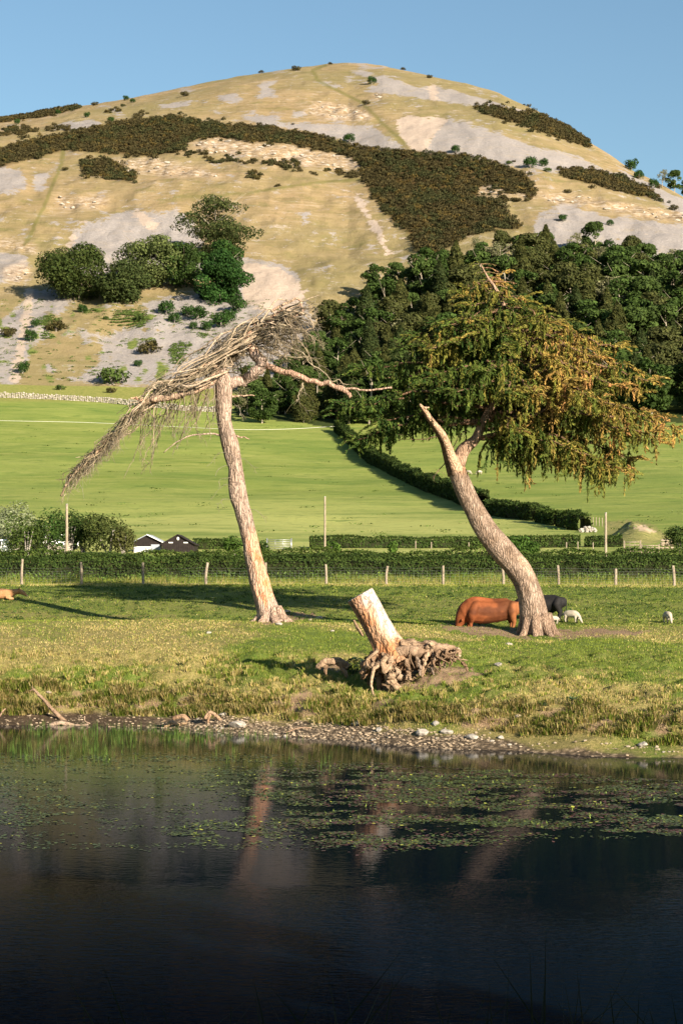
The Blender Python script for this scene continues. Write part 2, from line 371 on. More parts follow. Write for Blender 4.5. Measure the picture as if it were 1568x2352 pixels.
def guv(u, v, dmin=56):
    """first ground point seen at picture position (u, v) beyond dmin"""
    global _LV
    if _LV is None: _LV = vbase(*np.meshgrid(_LU, DS, indexing='ij'))
    fu = min(max((u+500)/8., 0), len(_LU)-1.001); iu = int(fu); fu -= iu; k0 = int(np.searchsorted(DS, dmin)); d = DS[k0:]; vv = _LV[iu, k0:]*(1-fu)+_LV[iu+1, k0:]*fu
    k = np.argmax(vv <= v)
    if not (vv <= v).any(): k = int(np.argmin(vv))
    return gp(u, float(d[k]))
def gxy(x, y):
    u = 784+x/y*F*.998
    z = zbase(u, y); v = vz(y, z); u = 784+x/y*F*(math.cos(TH)-math.sin(TH)*(1176-v)/F)
    return zbase(u, y)
def gpn(u, D):
    z = zbase(u, D); v = vz(D, z); t = D/(math.cos(TH)-math.sin(TH)*(1176-v)/F)
    return np.stack([(u-784)/F*t, D, z], -1), v
# ---- picture-space outlines of the cover on the hill (they are projected onto the slope once, as vertex colours)
def inpoly(U, Vv, poly, warp=5, s=0, sc=.06):
    U2 = U+fbm(U*sc, Vv*sc*1.6, 31+s, 3)*2*warp; V2_ = Vv+fbm(U*sc, Vv*sc*1.6, 57+s, 3)*2*warp*.6
    P = np.array(poly, float); ins = np.zeros(U.shape, bool); j = len(P)-1
    for i in range(len(P)):
        xi, yi = P[i]; xj, yj = P[j]
        c = ((yi > V2_) != (yj > V2_)) & (U2 < (xj-xi)*(V2_-yi)/(yj-yi+1e-12)+xi); ins ^= c; j = i
    return ins.astype(float)
SCREE = [
 [(560, 276), (650, 281), (720, 284), (784, 286), (850, 290), (905, 322), (938, 347), (830, 346), (784, 325), (700, 300), (600, 287)],
 [(1030, 276), (1070, 281), (1134, 304), (1234, 339), (1309, 354), (1384, 389), (1424, 404), (1500, 450), (1440, 430), (1284, 392), (1209, 385), (1144, 380), (1084, 362), (1049, 358), (965, 355), (985, 320), (1005, 292)],
 [(849, 176), (884, 174), (930, 190), (960, 200), (999, 196), (1050, 212), (1084, 219), (1154, 240), (1250, 268), (1160, 250), (1084, 244), (1004, 232), (934, 221), (860, 212), (835, 208), (862, 195)],
 [(1240, 490), (1284, 472), (1330, 479), (1384, 496), (1470, 505), (1568, 520), (1700, 540), (1900, 700), (1240, 640), (1225, 530)],
 [(1420, 388), (1568, 458), (1760, 560), (1700, 570), (1568, 500), (1520, 465), (1450, 430)],
 [(158, 575), (170, 529), (200, 509), (250, 494), (310, 481), (350, 489), (400, 487), (445, 505), (470, 560), (465, 640), (300, 650), (160, 620)],
 [(545, 585), (600, 598), (665, 612), (688, 640), (700, 690), (722, 735), (690, 770), (540, 770), (540, 640)],
 [(0, 700), (60, 665), (110, 660), (170, 700), (300, 700), (450, 675), (560, 690), (720, 740), (640, 900), (190, 880), (110, 850), (78, 790), (60, 830), (45, 884), (-60, 884)],
 [(-60, 385), (40, 385), (62, 410), (58, 442), (0, 440), (-60, 450)], [(76, 395), (112, 398), (104, 440), (78, 438)],
 [(-60, 575), (0, 578), (62, 588), (58, 625), (20, 650), (-60, 665)],
 [(490, 222), (540, 213), (562, 232), (520, 238)], [(590, 195), (640, 184), (618, 203), (640, 216), (600, 228), (585, 228), (600, 210)],
 [(360, 242), (440, 230), (430, 244), (370, 247)], [(110, 296), (140, 282), (230, 276), (236, 288), (180, 300)], [(180, 306), (290, 302), (240, 312), (185, 314)],
 [(655, 262), (700, 256), (690, 270)], [(800, 162), (850, 166), (845, 176), (815, 172)],
 [(560, 262), (640, 268), (650, 278), (560, 276)],
]
PINK = [
 [(912, 270), (945, 265), (985, 270), (1032, 272), (1004, 300), (978, 351), (948, 349), (925, 325), (910, 290)],
 [(983, 198), (1000, 191), (1006, 215), (1000, 234), (986, 230)],
 [(62, 660), (80, 660), (66, 760), (44, 884), (22, 884), (45, 760)],
 [(300, 482), (318, 480), (345, 500), (370, 520), (345, 530), (322, 510)], [(148, 570), (166, 540), (190, 510), (205, 506), (178, 535), (166, 575)],
 [(818, 430), (830, 455), (850, 490), (870, 525), (886, 560), (900, 590), (884, 582), (866, 545), (846, 510), (826, 480), (812, 448)],
 [(545, 600), (640, 612), (688, 650), (700, 700), (640, 720), (560, 700)],
]
GRASSY = [   # grass islands inside the scree
 [(84, 800), (92, 778), (150, 775), (240, 790), (225, 832), (182, 866), (130, 850)], [(0, 640), (40, 650), (60, 690), (20, 720), (0, 740), (-60, 740)],
 [(200, 700), (330, 712), (340, 750), (240, 770), (110, 760), (100, 720)], [(60, 850), (120, 862), (190, 884), (45, 884)],
]
CRAG = [
 [(430, 325), (500, 319), (560, 324), (625, 331), (700, 340), (784, 357), (830, 375), (815, 388), (784, 388), (700, 383), (640, 374), (550, 358), (460, 347)],
 [(250, 370), (350, 361), (420, 378), (520, 405), (400, 405), (300, 398)],
 [(690, 255), (730, 235), (790, 238), (856, 262), (850, 280), (760, 277)], [(852, 214), (875, 212), (880, 228), (856, 230)],
 [(1229, 439), (1309, 449), (1384, 459), (1568, 489), (1760, 540), (1760, 570), (1568, 511), (1459, 496), (1359, 474), (1259, 466)],
 [(1090, 420), (1150, 418), (1225, 440), (1230, 457), (1160, 452), (1096, 442)],
 [(130, 450), (250, 452), (240, 480), (136, 476)], [(-60, 548), (50, 552), (88, 562), (80, 582), (-60, 568)], [(0, 620), (60, 600), (80, 640), (20, 650)],
]
GORSE = [
 [(-80, 350), (0, 346), (60, 324), (150, 309), (280, 281), (370, 271), (430, 271), (500, 286), (600, 291), (700, 305), (784, 328), (864, 344), (974, 349), (1049, 356), (1109, 366), (1159, 384), (1199, 399), (1219, 419), (1230, 440), (1180, 445), (1130, 425), (1095, 430), (1100, 455), (1144, 462), (1154, 479), (1199, 524), (1134, 528), (1064, 546), (1014, 580), (959, 580), (939, 539), (894, 499), (864, 464), (844, 429), (824, 389), (826, 375), (784, 354), (700, 338), (625, 328), (500, 316), (440, 320), (420, 345), (350, 359), (260, 354), (150, 344), (0, 384), (-80, 390)],
 [(185, 375), (240, 362), (270, 380), (310, 400), (300, 418), (260, 412), (190, 400)],
 [(1084, 244), (1134, 244), (1234, 264), (1299, 289), (1344, 321), (1356, 341), (1284, 317), (1209, 292), (1109, 259)],
 [(1280, 390), (1359, 391), (1434, 409), (1484, 434), (1529, 469), (1484, 454), (1424, 440), (1359, 423), (1294, 406)],
 [(-80, 272), (0, 263), (60, 259), (180, 241), (188, 247), (100, 268), (0, 281), (-80, 290)],
]
GORSE_THIN = [
 [(370, 350), (420, 338), (500, 358), (560, 352), (620, 368), (700, 372), (740, 388), (832, 398), (822, 410), (700, 402), (600, 378), (480, 376), (420, 362)],
 [(-80, 300), (0, 296), (105, 287), (220, 292), (210, 300), (100, 304), (0, 316), (-80, 322)],
 [(290, 262), (350, 258), (352, 268), (300, 276)], [(230, 255), (290, 243), (300, 254), (240, 264)], [(560, 395), (600, 398), (598, 414), (560, 410)],
 [(1080, 395), (1230, 420), (1232, 462), (1150, 470), (1120, 455), (1090, 420)],
]
def masks(U, Vv):
    mx = lambda L, s, w=5, sc=.06: np.max([inpoly(U, Vv, p, w, s, sc) for p in L], axis=0)
    sc_ = mx(SCREE, 0, 6); pk = mx(PINK, 3, 4); gr = mx(GRASSY, 5, 9); cr = mx(CRAG, 8, 7, .1)
    go = mx(GORSE, 10, 6, .08)
    spl = fbm(U*.045, Vv*.07, 91, 4)                       # ragged grass in the lower scree
    low = sst(670, 700, Vv)*(1-sst(870, 890, Vv))
    sc_ = sc_*(1-gr)*(1-low*sst(.14, .24, spl)*.8)
    spots = sst(.10, .26, fbm(U*.03, Vv*.09, 77, 4))*(1-sst(640, 700, Vv))*.62
    sc_ = np.maximum(sc_, spots*(1-go))
    lush = .9*sst(.08, .2, fbm(U*.06, Vv*.09, 123, 3))*low*(1-sst(380, 470, U))
    path = 0*U
    for L in [[(745, 150), (718, 162), (728, 185), (770, 205), (835, 238), (880, 285), (930, 330)], [(640, 432), (560, 445), (400, 452)], [(830, 412), (720, 420), (640, 432)], [(60, 560), (100, 480), (140, 380), (150, 330)]]:
        P = np.array(L, float)
        for a, b in zip(P[:-1], P[1:]):
            d = b-a; t = np.clip(((U-a[0])*d[0]+(Vv-a[1])*d[1])/(d@d), 0, 1)
            dist = np.hypot(U-a[0]-t*d[0]+fbm(U*.05, Vv*.05, 9, 2)*8, (Vv-a[1]-t*d[1])*1.4)
            path = np.maximum(path, 1-sst(2.5, 6.5, dist))
    return sc_, np.maximum(pk*(1-go), 0), cr*(1-go), go, lush, path
# ---- grid
uin = np.arange(-40, 1612, 4.0)
UC = np.concatenate([np.linspace(-1500, -44, 60), uin, np.linspace(1616, 3060, 60)])
def grid_obj(name, Drows, mat, extra=None):
    U, D = np.meshgrid(UC, Drows); P, Vv = gpn(U, D)
    dz = 0
    a = np.zeros(U.shape+(4,)); b = np.zeros(U.shape+(4,))
    if extra: a, b, dz = extra(U, Vv, D, P)
    P[..., 2] += dz
    n = len(UC); m = len(Drows)
    i = np.arange(m-1)[:, None]*n; j = np.arange(n-1)[None, :]
    f = np.stack([i+j, i+j+1, i+n+j+1, i+n+j], -1).reshape(-1, 4)
    mb = MB(); mb.add(P.reshape(-1, 3), f); o = mb.build(name, mat)
    for nm, arr in (('ma', a), ('mb', b)):
        at = o.data.color_attributes.new(nm, 'FLOAT_COLOR', 'POINT'); at.data.foreach_set('color', arr.astype(np.float32).ravel())
    tag(o, kind='structure'); return o
# pasture and bank
def poly1(U, Vv, L, s=0, w=6, sc=.05): return np.max([inpoly(U, Vv, p, w, s, sc) for p in L], axis=0)
SOIL = [[(880, 1535), (960, 1520), (1050, 1528), (1110, 1545), (1060, 1570), (960, 1582), (880, 1598), (850, 1560)],
        [(690, 1580), (712, 1578), (715, 1620), (690, 1640), (655, 1645), (672, 1610)], [(730, 1515), (800, 1520), (800, 1550), (735, 1540)],
        [(1240, 1446), (1420, 1443), (1500, 1452), (1400, 1462), (1260, 1466)], [(1000, 1432), (1180, 1442), (1230, 1470), (1110, 1462), (1030, 1446)],
        [(610, 1408), (720, 1410), (740, 1420), (660, 1430), (600, 1436)]]
def near_extra(U, Vv, D, P):
    x, y = P[..., 0], P[..., 1]
    dry = sst(-.16, .14, fbm(x*.3, y*.17, 201, 4)+.09-.22*sst(60, 300, U)*0)
    dry = dry*(1-.85*inpoly(U, Vv, [(800, 1455), (1050, 1470), (1640, 1480), (1640, 1545), (1200, 1530), (1000, 1520), (840, 1500)], 14, 3, .02))
    dry = np.maximum(dry*(1-sst(92, 112, D)), .18*sst(92, 110, D)+.25*sst(-.05, .2, fbm(x*.12, y*.2, 207, 3)))
    dry = np.maximum(dry, .65*inpoly(U, Vv, [(0, 1400), (440, 1415), (430, 1470), (250, 1475), (0, 1460)], 14, 4, .02))
    soil = poly1(U, Vv, SOIL, 2, 15, .06)
    z = P[..., 2]
    grav = (1-sst(.28, .42, z+fbm(x*.9, y*.9, 210, 2)*.3+.27*sst(1050, 1300, U)))*(D > 55)
    mud = grav*(1-sst(300, 420, U+fbm(x*.5, y*.5, 211, 2)*120))
    a = np.stack([dry, soil, grav, mud], -1)
    face = sst(.42, .6, z)*(1-sst(1.1, 1.4, z))*(D < 86)*sst(-.06, .08, fbm(x*.8, y*.8, 33, 2)); a[..., 1] = np.maximum(a[..., 1], face)
    b = np.stack([sst(122, 129, D)*(1-sst(136, 146, D)), 0*U, 0*U, 0*U+1], -1)
    return a, b, 0
def field_extra(U, Vv, D, P):
    x, y = P[..., 0], P[..., 1]
    tone = sst(1130, 1230, Vv+fbm(x*.02, y*.02, 220, 3)*60)*(1-sst(950, 1250, U-(Vv-1100)*1.6))
    rough = poly1(U, Vv, [[(1385, 1200), (1440, 1195), (1500, 1205), (1540, 1240), (1480, 1250), (1390, 1235)]], 4, 4)
    scar = poly1(U, Vv, [[(1440, 1206), (1475, 1204), (1505, 1222), (1470, 1220)]], 5, 3)
    band = sst(900, 925, Vv)*0
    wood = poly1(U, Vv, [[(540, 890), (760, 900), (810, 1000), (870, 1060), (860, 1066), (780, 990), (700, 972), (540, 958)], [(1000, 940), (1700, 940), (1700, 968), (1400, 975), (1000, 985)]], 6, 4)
    a = np.stack([tone, rough, scar, wood], -1); b = np.stack([sst(926, 918, Vv)*(U < 560), 0*U, 0*U, 0*U+1], -1)
    return a, b, 0
def hill_extra(U, Vv, D, P):
    s, p, c, g, l, pa = masks(U, Vv)
    x, y = P[..., 0], P[..., 1]
    def bl(m_, k=2):
        for _ in range(k): m_ = (m_+np.roll(m_, 1, 1)+np.roll(m_, -1, 1)+np.roll(m_, 1, 0)+np.roll(m_, -1, 0))/5
        return m_
    s = bl(s, 6); p = bl(p, 5); c = bl(c, 5); l = bl(l, 4); g = bl(g, 2)
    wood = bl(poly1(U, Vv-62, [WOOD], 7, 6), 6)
    dz = c*(np.abs(fbm(x*.12, P[..., 2]*.4, 301, 4))*7-.8) + g*.0
    a = np.stack([s, p, c, g], -1); b = np.stack([l, pa, wood, 0*U+1], -1)
    return a, b, dz
WOOD = [(820, 640), (870, 600), (960, 590), (1040, 565), (1100, 545), (1200, 530), (1260, 548), (1300, 545), (1350, 540), (1450, 560), (1568, 590), (1900, 640), (1900, 985), (880, 985), (700, 985), (540, 965), (540, 885), (620, 870), (690, 760), (770, 700)]
# materials
def soilmix(g):
    return g.mix((.36, .25, .16), (.22, .145, .09), g.ramp(g.noise(1.8, 6), [(.35, 0), (.65, 1)]))
g = NG('pasture_turf'); ma = g.n('SeparateColor'); at = g.attr('ma'); g.set(ma.inputs[0], at[0]); mud = at[3]
mb_ = g.n('SeparateColor'); g.set(mb_.inputs[0], g.attr('mb')[0])
n1 = g.noise(.35, 6, .65, sc=(1, .6, 1)); n2 = g.noise(7, 5, .7); n3 = g.noise(28, 3, .6)
green = g.mix((.085, .14, .02), (.16, .22, .04), g.ramp(n1, [(.35, 0), (.65, 1)]))
dryc = g.mix((.24, .185, .07), (.42, .33, .14), g.ramp(n2, [(.35, 0), (.65, 1)]))
dm = g.math('ADD', ma.outputs[0], g.math('MULTIPLY', g.math('SUBTRACT', n2, .5), 1.9), clamp=True)
c = g.mix(green, dryc, g.math('MULTIPLY', dm, .82))
c = g.mix(c, g.mix((.05, .085, .015), (.17, .22, .05), g.ramp(n2, [(.4, 0), (.62, 1)])), g.math('MULTIPLY', g.math('MULTIPLY', mb_.outputs[0], .8), 1))
c = g.mix(c, g.mix(c, (.03, .04, .01), .6), g.ramp(n3, [(.35, .6), (.48, 0)]))
sm = g.math('ADD', ma.outputs[1], g.math('MULTIPLY', g.math('SUBTRACT', n2, .5), 1.2), clamp=True)
c = g.mix(c, soilmix(g), g.math('MULTIPLY', g.math('MULTIPLY', sm, ma.outputs[1]), 1))
gv = g.vor(5, 'F1'); gc = g.mix((.20, .145, .09), (.38, .29, .20), g.ramp(g.vor(6, 'F1', out=1), [(.2, 0), (.9, 1)]))
gc = g.mix(gc, (.06, .045, .03), g.ramp(gv, [(.3, 0), (.6, .8)]))
c = g.mix(c, gc, ma.outputs[2])
mm = g.mix((.045, .03, .02), (.13, .09, .055), g.ramp(n2, [(.4, 0), (.62, 1)]))
c = g.mix(c, mm, g.math('MULTIPLY', mud, .9))
M['turf'] = g.pbr(c, .95, g.bump(g.math('ADD', n2, g.math('MULTIPLY', n3, .5)), .12), .1)
g = NG('sloping_field_grass'); ma = g.n('SeparateColor'); at = g.attr('ma'); g.set(ma.inputs[0], at[0]); mb_ = g.n('SeparateColor'); g.set(mb_.inputs[0], g.attr('mb')[0])
n1 = g.noise(.035, 6, .6, sc=(.5, 1, 1)); n2 = g.noise(.22, 7, .7, sc=(.35, 1, 1)); n3 = g.noise(1.6, 4, .7, sc=(.6, 1, 1))
c = g.mix((.165, .21, .042), (.225, .265, .062), g.ramp(n1, [(.35, 0), (.65, 1)]))
c = g.mix(c, (.42, .42, .14), g.math('MULTIPLY', g.math('MULTIPLY', ma.outputs[0], .85), g.ramp(n2, [(.25, .55), (.65, 1)])))
c = g.mix(c, (.29, .30, .085), g.ramp(n2, [(.46, 0), (.66, .75)]))
c = g.mix(c, (.12, .18, .035), g.ramp(g.noise(.06, 6, .7, sc=(.4, 1, 1)), [(.36, .7), (.52, 0)]))
c = g.mix(c, (.06, .125, .02), g.ramp(n3, [(.30, .55), (.42, 0)]))
c = g.mix(c, (.08, .14, .028), g.ramp(g.noise(.5, 3, .5, sc=(.45, 1, 1)), [(.58, 0), (.68, .6)]))
c = g.mix(c, g.mix((.10, .12, .03), (.30, .27, .10), g.ramp(n3, [(.35, 0), (.6, 1)])), ma.outputs[1])
c = g.mix(c, (.45, .34, .23), ma.outputs[2])
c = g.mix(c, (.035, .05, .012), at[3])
c = g.mix(c, g.mix((.14, .17, .035), (.28, .26, .08), g.ramp(n3, [(.35, 0), (.65, 1)])), mb_.outputs[0])
M['field'] = g.pbr(c, .95, g.bump(n3, .25), .1)
g = NG('limestone_hill_turf'); ma = g.n('SeparateColor'); at = g.attr('ma'); g.set(ma.inputs[0], at[0]); mb_ = g.n('SeparateColor'); g.set(mb_.inputs[0], g.attr('mb')[0])
n1 = g.noise(.018, 6, .6); n2 = g.noise(.13, 8, .7, sc=(.6, 1, 1)); n3 = g.noise(.6, 5, .75); n4 = g.noise(.05, 5, .7); n5 = g.noise(.16, 9, .78)
c = g.mix((.36, .262, .145), (.305, .23, .115), g.ramp(n1, [(.38, 0), (.6, 1)]))
c = g.mix(c, (.42, .32, .19), g.ramp(n2, [(.48, 0), (.68, .8)]))
c = g.mix(c, (.19, .175, .065), g.ramp(n2, [(.34, .8), (.48, 0)]))
st_ = g.noise(.5, 6, .7, sc=(.12, .12, 1.6)); c = g.mix(c, (.20, .16, .075), g.ramp(st_, [(.34, .65), (.46, 0)])); c = g.mix(c, (.46, .38, .27), g.math('MULTIPLY', g.ramp(st_, [(.55, 0), (.64, .75)]), g.ramp(n4, [(.42, 0), (.55, 1)])))
c = g.mix(c, (.22, .20, .085), g.ramp(g.noise(.007, 5, .6), [(.42, .6), (.6, 0)]))
c = g.mix(c, (.16, .13, .05), g.ramp(n3, [(.33, .6), (.44, 0)]))
c = g.mix(c, (.44, .39, .32), g.math('MULTIPLY', g.ramp(n5, [(.55, 0), (.62, .8)]), g.ramp(n4, [(.48, 0), (.56, 1)])))
sn = g.noise(.9, 6, .8)
scc = g.mix((.27, .25, .235), (.40, .37, .345), g.ramp(sn, [(.35, 0), (.65, 1)])); scc = g.mix(scc, (.42, .36, .28), g.ramp(n2, [(.5, 0), (.7, .5)]))
thr = lambda m, k=1.3: g.ramp(g.math('ADD', m, g.math('MULTIPLY', g.math('SUBTRACT', n5, .5), k*1.5)), [(.42, 0), (.56, 1)])
c = g.mix(c, scc, thr(g.math('MULTIPLY', ma.outputs[0], 1.0), 2.7))
c = g.mix(c, g.mix((.45, .365, .29), (.53, .44, .355), g.ramp(n3, [(.35, 0), (.65, 1)])), thr(ma.outputs[1], 2.4))
rk = g.noise(.35, 6, .75, sc=(.6, 1, 3.2))
c = g.mix(c, (.37, .27, .16), g.math('MULTIPLY', ma.outputs[2], .7))
c = g.mix(c, (.56, .48, .39), g.math('MULTIPLY', ma.outputs[2], g.ramp(rk, [(.50, 0), (.60, 1)])))
c = g.mix(c, (.16, .11, .07), g.math('MULTIPLY', ma.outputs[2], g.ramp(rk, [(.38, .8), (.45, 0)])))
c = g.mix(c, (.09, .06, .022), g.math('MULTIPLY', at[3], .95))
c = g.mix(c, g.mix((.10, .15, .03), (.22, .25, .07), g.ramp(n3, [(.4, 0), (.6, 1)])), thr(mb_.outputs[0], 1.5))
c = g.mix(c, (.17, .16, .05), g.math('MULTIPLY', mb_.outputs[1], .75))
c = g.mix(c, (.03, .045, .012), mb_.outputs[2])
c = g.mix(c, (.80, .785, .80), 1.0, 'MULTIPLY')
M['hill'] = g.pbr(c, .97, g.bump(g.math('ADD', n3, g.math('MULTIPLY', ma.outputs[0], g.math('MULTIPLY', sn, .5))), .55), .08)
R1 = np.concatenate([np.arange(28, 62, 2.0), np.arange(62, 90, .15), np.arange(90, 112, .35), np.arange(112, 150, .8), [150]])
# columns converge at D=0, so the near bank under the camera is its own sheet
grid_obj('pasture', R1, M['turf'], near_extra)
grid_obj('sloping_field', np.concatenate([np.arange(150, 640, 3.0), [640]]), M['field'], field_extra)
grid_obj('hill', np.concatenate([np.arange(640, 1400, 2.6), np.linspace(1402, 2600, 30)]), M['hill'], hill_extra)
def sheet(name, x0, x1, nx, y0, y1, ny, zf, mat):
    X, Y = np.meshgrid(np.linspace(x0, x1, nx), np.linspace(y0, y1, ny)); Z = zf(X, Y)
    i = np.arange(ny-1)[:, None]*nx; j = np.arange(nx-1)[None, :]
    mb = MB(); mb.add(np.stack([X, Y, Z], -1).reshape(-1, 3), np.stack([i+j, i+j+1, i+nx+j+1, i+nx+j], -1).reshape(-1, 4)); o = mb.build(name, mat)
    at = o.data.color_attributes.new('ma', 'FLOAT_COLOR', 'POINT'); at.data.foreach_set('color', np.tile([.3, 0, 0, 0], nx*ny).astype(np.float32))
    return tag(o, kind='structure')
def nearbank(x, y): return np.interp(y, [-60, 0, 8, 14, 20, 26, 32], [4.6, 4.4, 3.75, 2.2, .1, -.8, -1.25])+fbm(x*.8, y*.8, 71, 2)*.12
sheet('near_bank', -40, 40, 200, -50, 31.5, 140, nearbank, M['turf'])
sheet('ground', -9000, 9000, 4, -6000, 14000, 4, lambda x, y: x*0-1.3, M['turf'])
# ---- pond water
g = NG('pond_water')
co = g.n('TexCoord').outputs['Object']
m1 = g.n('Mapping'); g.set(m1.inputs[0], co); m1.inputs['Scale'].default_value = (3.2, 6.5, 1); m1.inputs['Rotation'].default_value = (0, 0, .35)
m2 = g.n('Mapping'); g.set(m2.inputs[0], co); m2.inputs['Scale'].default_value = (5, 11, 1); m2.inputs['Rotation'].default_value = (0, 0, -.4)
w1 = g.noise(1.0, 2, .5, vec=m1.outputs[0]); w2 = g.noise(1.0, 2, .5, vec=m2.outputs[0])
sx = g.n('SeparateXYZ'); g.set(sx.inputs[0], co)
calm = g.math('ADD', sx.outputs[1], g.math('MULTIPLY', g.noise(.16, 3), 14))
amp = g.ramp(g.math('DIVIDE', calm, 60), [(.50, 1), (.64, .25), (.77, .016)])
h = g.math('MULTIPLY', g.math('ADD', w1, g.math('MULTIPLY', w2, .6)), amp)
fr = g.n('Fresnel'); fr.inputs['IOR'].default_value = 1.12
nb = g.bump(h, .09, 1.0)
gl = g.n('BsdfGlossy'); gl.inputs['Roughness'].default_value = .015; gl.inputs['Color'].default_value = (.72, .75, .80, 1); g.set(gl.inputs['Normal'], nb)
df = g.n('BsdfDiffuse'); df.inputs['Color'].default_value = (.0012, .0040, .0085, 1)
mx = g.n('MixShader'); g.set(mx.inputs[0], g.math('MULTIPLY', g.math('POWER', fr.outputs[0], 3.0), 5.6, None, True)); g.t.links.new(df.outputs[0], mx.inputs[1]); g.t.links.new(gl.outputs[0], mx.inputs[2])
g.t.links.new(mx.outputs[0], g.out.inputs[0]); M['water'] = g.m
o = sheet('pond_water', -60, 60, 2, 16, 112, 2, lambda x, y: x*0, M['water'])
# ================================================================== TREES, GORSE, HEDGES
DKG = (.034, .062, .014); MIDG = (.065, .11, .022); FRG = (.10, .17, .03); BRG = (.10, .085, .022); PALE = (.25, .27, .13); OLV = (.085, .11, .025)
def crown(mb, lobes, n, size, c1, c2, seed=0, up=.25, tint=.25, hollow=.7, base=.35):
    L = np.array(lobes, float); w_ = (L[:, 3]*L[:, 4]*L[:, 5])**(2/3.); k = RNG.choice(len(L), n, p=w_/w_.sum())
    d = rvec(n); keep = (d[:, 2] > -base) | (RNG.random(n) < .35); k = k[keep]; d = d[keep]; n = len(k)
    r = (hollow+(1.05-hollow)*RNG.random(n)**.5)*(1+.5*fbm(d[:, 0]*2.2+k*7.3, d[:, 2]*2.2+d[:, 1]*2, seed, 2))
    C = L[k, :3]+d*L[k, 3:6]*r[:, None]
    lt = np.random.default_rng(seed).uniform(1-tint, 1+tint, len(L))[k]
    col = lerp(np.tile(c1, (n, 1)), np.tile(c2, (n, 1)), RNG.random((n, 1)))*lt[:, None]
    cards(mb, C, size, col, up, nrm=d)
def autolobes(rng, R, H, z0, K, squash=.8, rl=(.28, .48), shape=1.0):
    out = []
    for i in range(K):
        a = rng.uniform(0, 6.283); h = rng.uniform(0, 1); prof = math.sin(math.pi*(.12+.8*h**shape))
        rr = R*prof*rng.uniform(.35, .88); q = R*rng.uniform(*rl)*rng.uniform(.6, 1)
        out.append((rr*math.cos(a), rr*math.sin(a), z0+h*(H-z0-q*.8)+q*.35, q, q, q*squash))
    return out
def trunk_limbs(mb, rng, H, z0, r0, R, K, col=(1, 1, 1), n=7):
    tp = [(0, 0, -.6), (rng.normal()*.1, rng.normal()*.1, z0*.6), (rng.normal()*.3, rng.normal()*.3, H*.55), (rng.normal()*.5, rng.normal()*.5, H*.85)]
    P = spline(tp, 12); tube(mb, P, np.linspace(r0*1.3, r0*.25, 12), n, col, .1)
    for i in range(K):
        s = P[rng.integers(4, 10)]; a = rng.uniform(0, 6.283); l = R*rng.uniform(.5, .95)
        Q = spline([s, s+np.array([math.cos(a)*l*.5, math.sin(a)*l*.5, l*.35]), s+np.array([math.cos(a)*l, math.sin(a)*l, l*.75])], 6)
        tube(mb, Q, np.linspace(r0*.35, r0*.08, 6), 5, col)
PROTO = {}; USED = {}
def make_tree(key, name, label, cat, seed, R, H, z0, K, n, size, c1, c2, squash=.8, shape=1., tint=.25, kind='leaf', limbs=6, r0=.3, lobes=None, bcol=(1, 1, 1), hollow=.7):
    rng = np.random.default_rng(seed)
    e = empty(name, (0, 0, 0), label, cat)
    t = MB(); trunk_limbs(t, rng, H, z0, r0, R, limbs, bcol); t.build('trunk', M['farbark'], e)
    m = MB(); size *= 1.0
    if kind == 'leaf':
        crown(m, lobes or autolobes(rng, R, H, z0, K, squash, shape=shape), n, size, c1, c2, seed, tint=tint, hollow=hollow)
    elif kind == 'conifer':
        zz = rng.uniform(0, 1, n)**.8; a = rng.uniform(0, 6.283, n); lay = np.floor(zz*14)
        rad = R*(1-zz**1.7)**.8*(.35+.65*vnoise(a*1.6+lay*.4, lay*.8, seed))*rng.uniform(.35, 1.05, n)**.5
        C = np.stack([rad*np.cos(a), rad*np.sin(a), z0+(H-z0)*zz-rad*.28+rng.normal(size=n)*.12], 1)
        tt = (vnoise(lay*3.1, a*.8, seed+3)*.5+.75)[:, None]
        cards(m, C, size, lerp(np.tile(c1, (n, 1)), np.tile(c2, (n, 1)), rng.random((n, 1)))*tt, .2, .6, np.stack([np.cos(a), np.sin(a), a*0], 1))
    m.build('crown', M['leaf'], e, smooth=True); PROTO[key] = e; return e
WL = 'woodland at the foot of the hill on the right'
make_tree('w_dark', 'broadleaf_tree', '', 'tree', 11, 6.2, 15, 2, 26, 5200, .50, DKG, MIDG)
make_tree('w_mid', 'broadleaf_tree', '', 'tree', 12, 6.0, 14, 2, 24, 5000, .50, (.05, .085, .02), (.085, .13, .03))
make_tree('w_larch', 'conifer_tree', '', 'tree', 13, 5.2, 16, 1.5, 0, 5200, .50, (.045, .06, .017), (.10, .10, .028), kind='conifer', limbs=0)
make_tree('w_dkcon', 'conifer_tree', '', 'tree', 14, 5.0, 17, 1.5, 0, 5200, .50, (.025, .045, .014), (.06, .075, .02), kind='conifer', limbs=0)
make_tree('w_brown', 'broadleaf_tree', '', 'tree', 15, 6.0, 14, 2, 24, 4800, .48, (.055, .068, .02), (.095, .10, .03))
make_tree('w_ash', 'budding_ash_tree', '', 'tree', 16, 4.8, 14, 4, 26, 1500, .34, (.14, .15, .06), (.26, .25, .14), limbs=24, r0=.2, bcol=(.9, .85, .8), hollow=.2)
LBL = {'w_dark': 'dark green broadleaf tree of the woodland', 'w_mid': 'mid green broadleaf tree of the woodland',
       'w_larch': 'olive brown larch of the woodland', 'w_dkcon': 'blackish green conifer of the woodland',
       'w_brown': 'brownish broadleaf tree of the woodland', 'w_ash': 'pale thinly leafed ash of the woodland'}
def tree_at(key, u, D, sc, label, group=None, rz=None):
    p = gp(u, D); s = sc if hasattr(sc, '__len__') else (sc, sc, sc)
    return place(PROTO[key], USED, p, random.uniform(0, 6.28) if rz is None else rz, s, label, group)
_place = place
